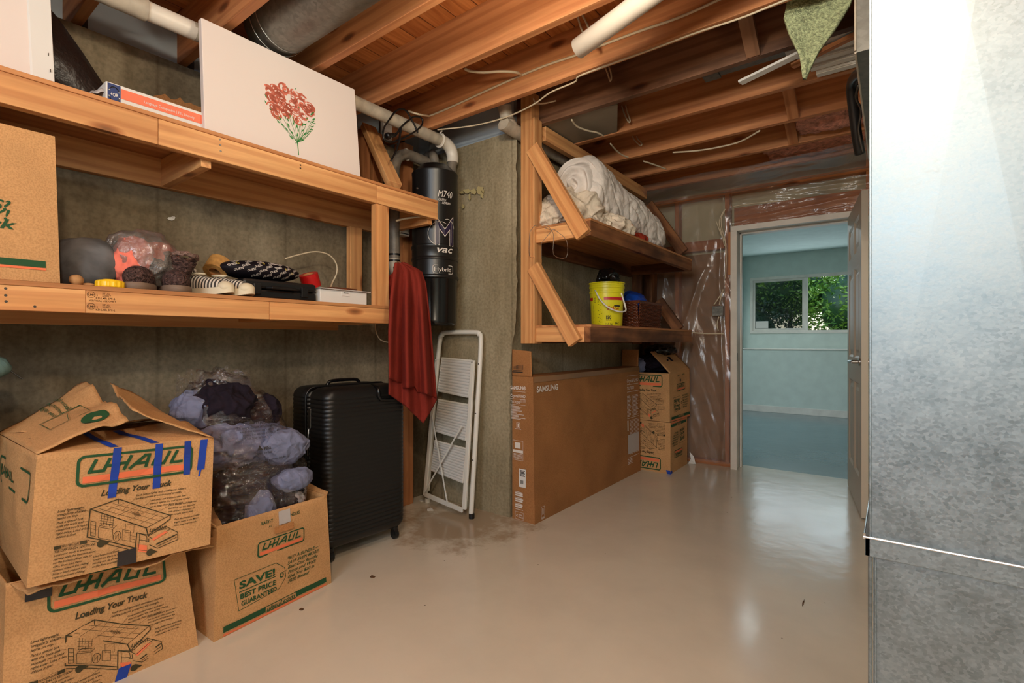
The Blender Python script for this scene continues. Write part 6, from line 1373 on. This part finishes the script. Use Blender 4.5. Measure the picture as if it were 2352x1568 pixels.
# electrical box and cables in the door wall
eb = thing('electrical_box', 'grey electrical box behind the plastic sheet left of the door stud', 'electrical box', (-1.24, 4.6, 1.2))
a = px(1636, 703, y=4.60); b_ = px(1661, 725, y=4.60); MB().box((a.x, 4.59, b_.z), (b_.x, 4.655, a.z)).build('box', MT['galvanised_dull'], eb, bevel=.003)
for P_ in ([(1640,700),(1652,682),(1660,668)], [(1652,700),(1656,682),(1661,664)], [(1651,727),(1647,745),(1650,760)]): MB().tube([px(u, v, y=4.60) for u, v in P_], .005, n=6, smooth=4).build('lead', MT['cable_white'], eb, smooth=True)
for P_, l in (([(1666,480),(1657,500),(1658,525),(1665,550),(1668,590),(1666,640)], 'cream cable curving down the door stud behind plastic'), ([(1662,484),(1652,510),(1660,545),(1664,565)], 'inner cream cable beside the door stud top'), ([(1645,508),(1655,535),(1663,552)], 'diagonal cable crossing to the door stud'), ([(1588,763),(1620,766),(1662,766)], 'horizontal cable from the shelf end to the door stud'), ([(1683,474),(1720,468),(1790,462)], 'cable lying along the top of the door header')):
    cable([px(u, v, y=4.55 if u < 1680 else 4.6) for u, v in P_], l, .005)
# floor litter
for (u, v, r, l) in ((988,1170,.022,'flat white chip of plaster on the floor at the ladder foot'), (968,1150,.018,'small white flake by the corner stud'), (1845,1385,.01,'thin dark sliver on the floor near the duct'), (692,1400,.008,'dark speck on the floor right of the SAVE! box'), (855,1325,.012,'pale grey curl of dust on the floor before the suitcase')):
    p_ = px(u, v, z=0); mb = MB(); n_ = 8; P_ = [(p_.x+r*(1+.4*math.sin(k_*2.3+u))*math.cos(k_*2*math.pi/n_)*(1 if u != 1845 else .25), p_.y+r*(1+.4*math.cos(k_*1.7+v))*math.sin(k_*2*math.pi/n_)*(1 if u != 1845 else 2.4), .0005) for k_ in range(n_)]
    mb.add(P_+[(x, y, .004) for x, y, z in P_], [tuple(range(n_-1, -1, -1)), tuple(range(n_, 2*n_))]+[(k_, (k_+1) % n_, n_+(k_+1) % n_, n_+k_) for k_ in range(n_)])
    tag(mb.build('floor_chip', MT['paper_white'] if r > .015 else MT['stamp_ink']), l, 'debris')
# unseen bare bulbs, the first set for the duct highlight, the last as fill
for i, (x, y, z, e) in enumerate(BULBS):
    t = thing('ceiling_bulb', ['bare ceiling bulb behind the camera', 'bare ceiling bulb in front of the big duct', 'unseen fill bulb added far behind the camera'][i], 'light', (x, y, z), 0, 'bare ceiling bulbs')
    MB().lathe([(.001,0),(.02,.006),(.03,.03),(.024,.055),(.014,.075)], c=(x, y, z), n=20, caps=False).build('bulb', MT['bulb_glow'], t, smooth=True); MB().lathe([(.02,.075),(.03,.11)], c=(x, y, z), n=16).build('socket', MT['white_paint'], t)
    light('POINT', 'bulb_light', (x, y, z-.07), e, BULB_COL, .06)

# fittings sit under the part that carries them
for o in [x for x in list(C.objects) if x.parent is None]:
    n_ = o.name.split('.')[0]
    R_ = {'moving_box': {'flap': ['hand_hole'], 'body': ['handle_flap', 'handle_opening', 'hand_hole']}, 'window_1': {'sash': ['insect_screen']}, 'suitcase': {'front_shell': ['telescopic_handle'], 'rear_shell': ['side_handle']},
      'step_ladder': {'step': ['step_frame'], 'side_rail': ['rivet']}, 'tape_roll': {'tape': ['core']}, 'boot': {'shaft': ['fleece_cuff']}, 'sneaker': {'upper': ['toe_cap', 'collar']}, 'tool_case': {'lower_shell': ['latch', 'handle']},
      'central_vacuum': {'motor_housing': ['reset_button', 'badge_print', 'badge_emblem'], 'middle_ring': ['inlet']}, 'canvas': {'stretched_canvas': ['painted_roses', 'painted_leaves', 'staples']}, 'furnace_duct': {'drive_cleat': ['cleat_bead']},
      'bucket': {'body': ['red_print', 'black_print']}, 'jar_lid': {'rim': ['raised_centre']}, 'television_box': {'body': ['shipping_label', 'blank_label', 'sealing_tape']}, 'printed_pouch': {'body': ['printed_text', 'coloured_letters', 'white_label']},
      'book_box': {'sleeve': ['blue_square', 'orange_band', 'grey_emblem']}, 'door_1': {'leaf': ['lever_handle', 'hinge']}, 'outlet_box': {'metal_box': []}, 'white_carton': {'body': ['hang_tab', 'tab_slot']}, 'intake_pipe': {'riser': ['black_band'], 'upper_arch': ['joint_ring']},
      'vacuum_pipe': {'straight_run': ['pipe_strap', 'pale_coupling']}, 'round_duct': {'elbow': ['seam_ring']}, 'control_box': {'case': ['terminals']}}.get(n_)
    if R_: sub(o, R_)
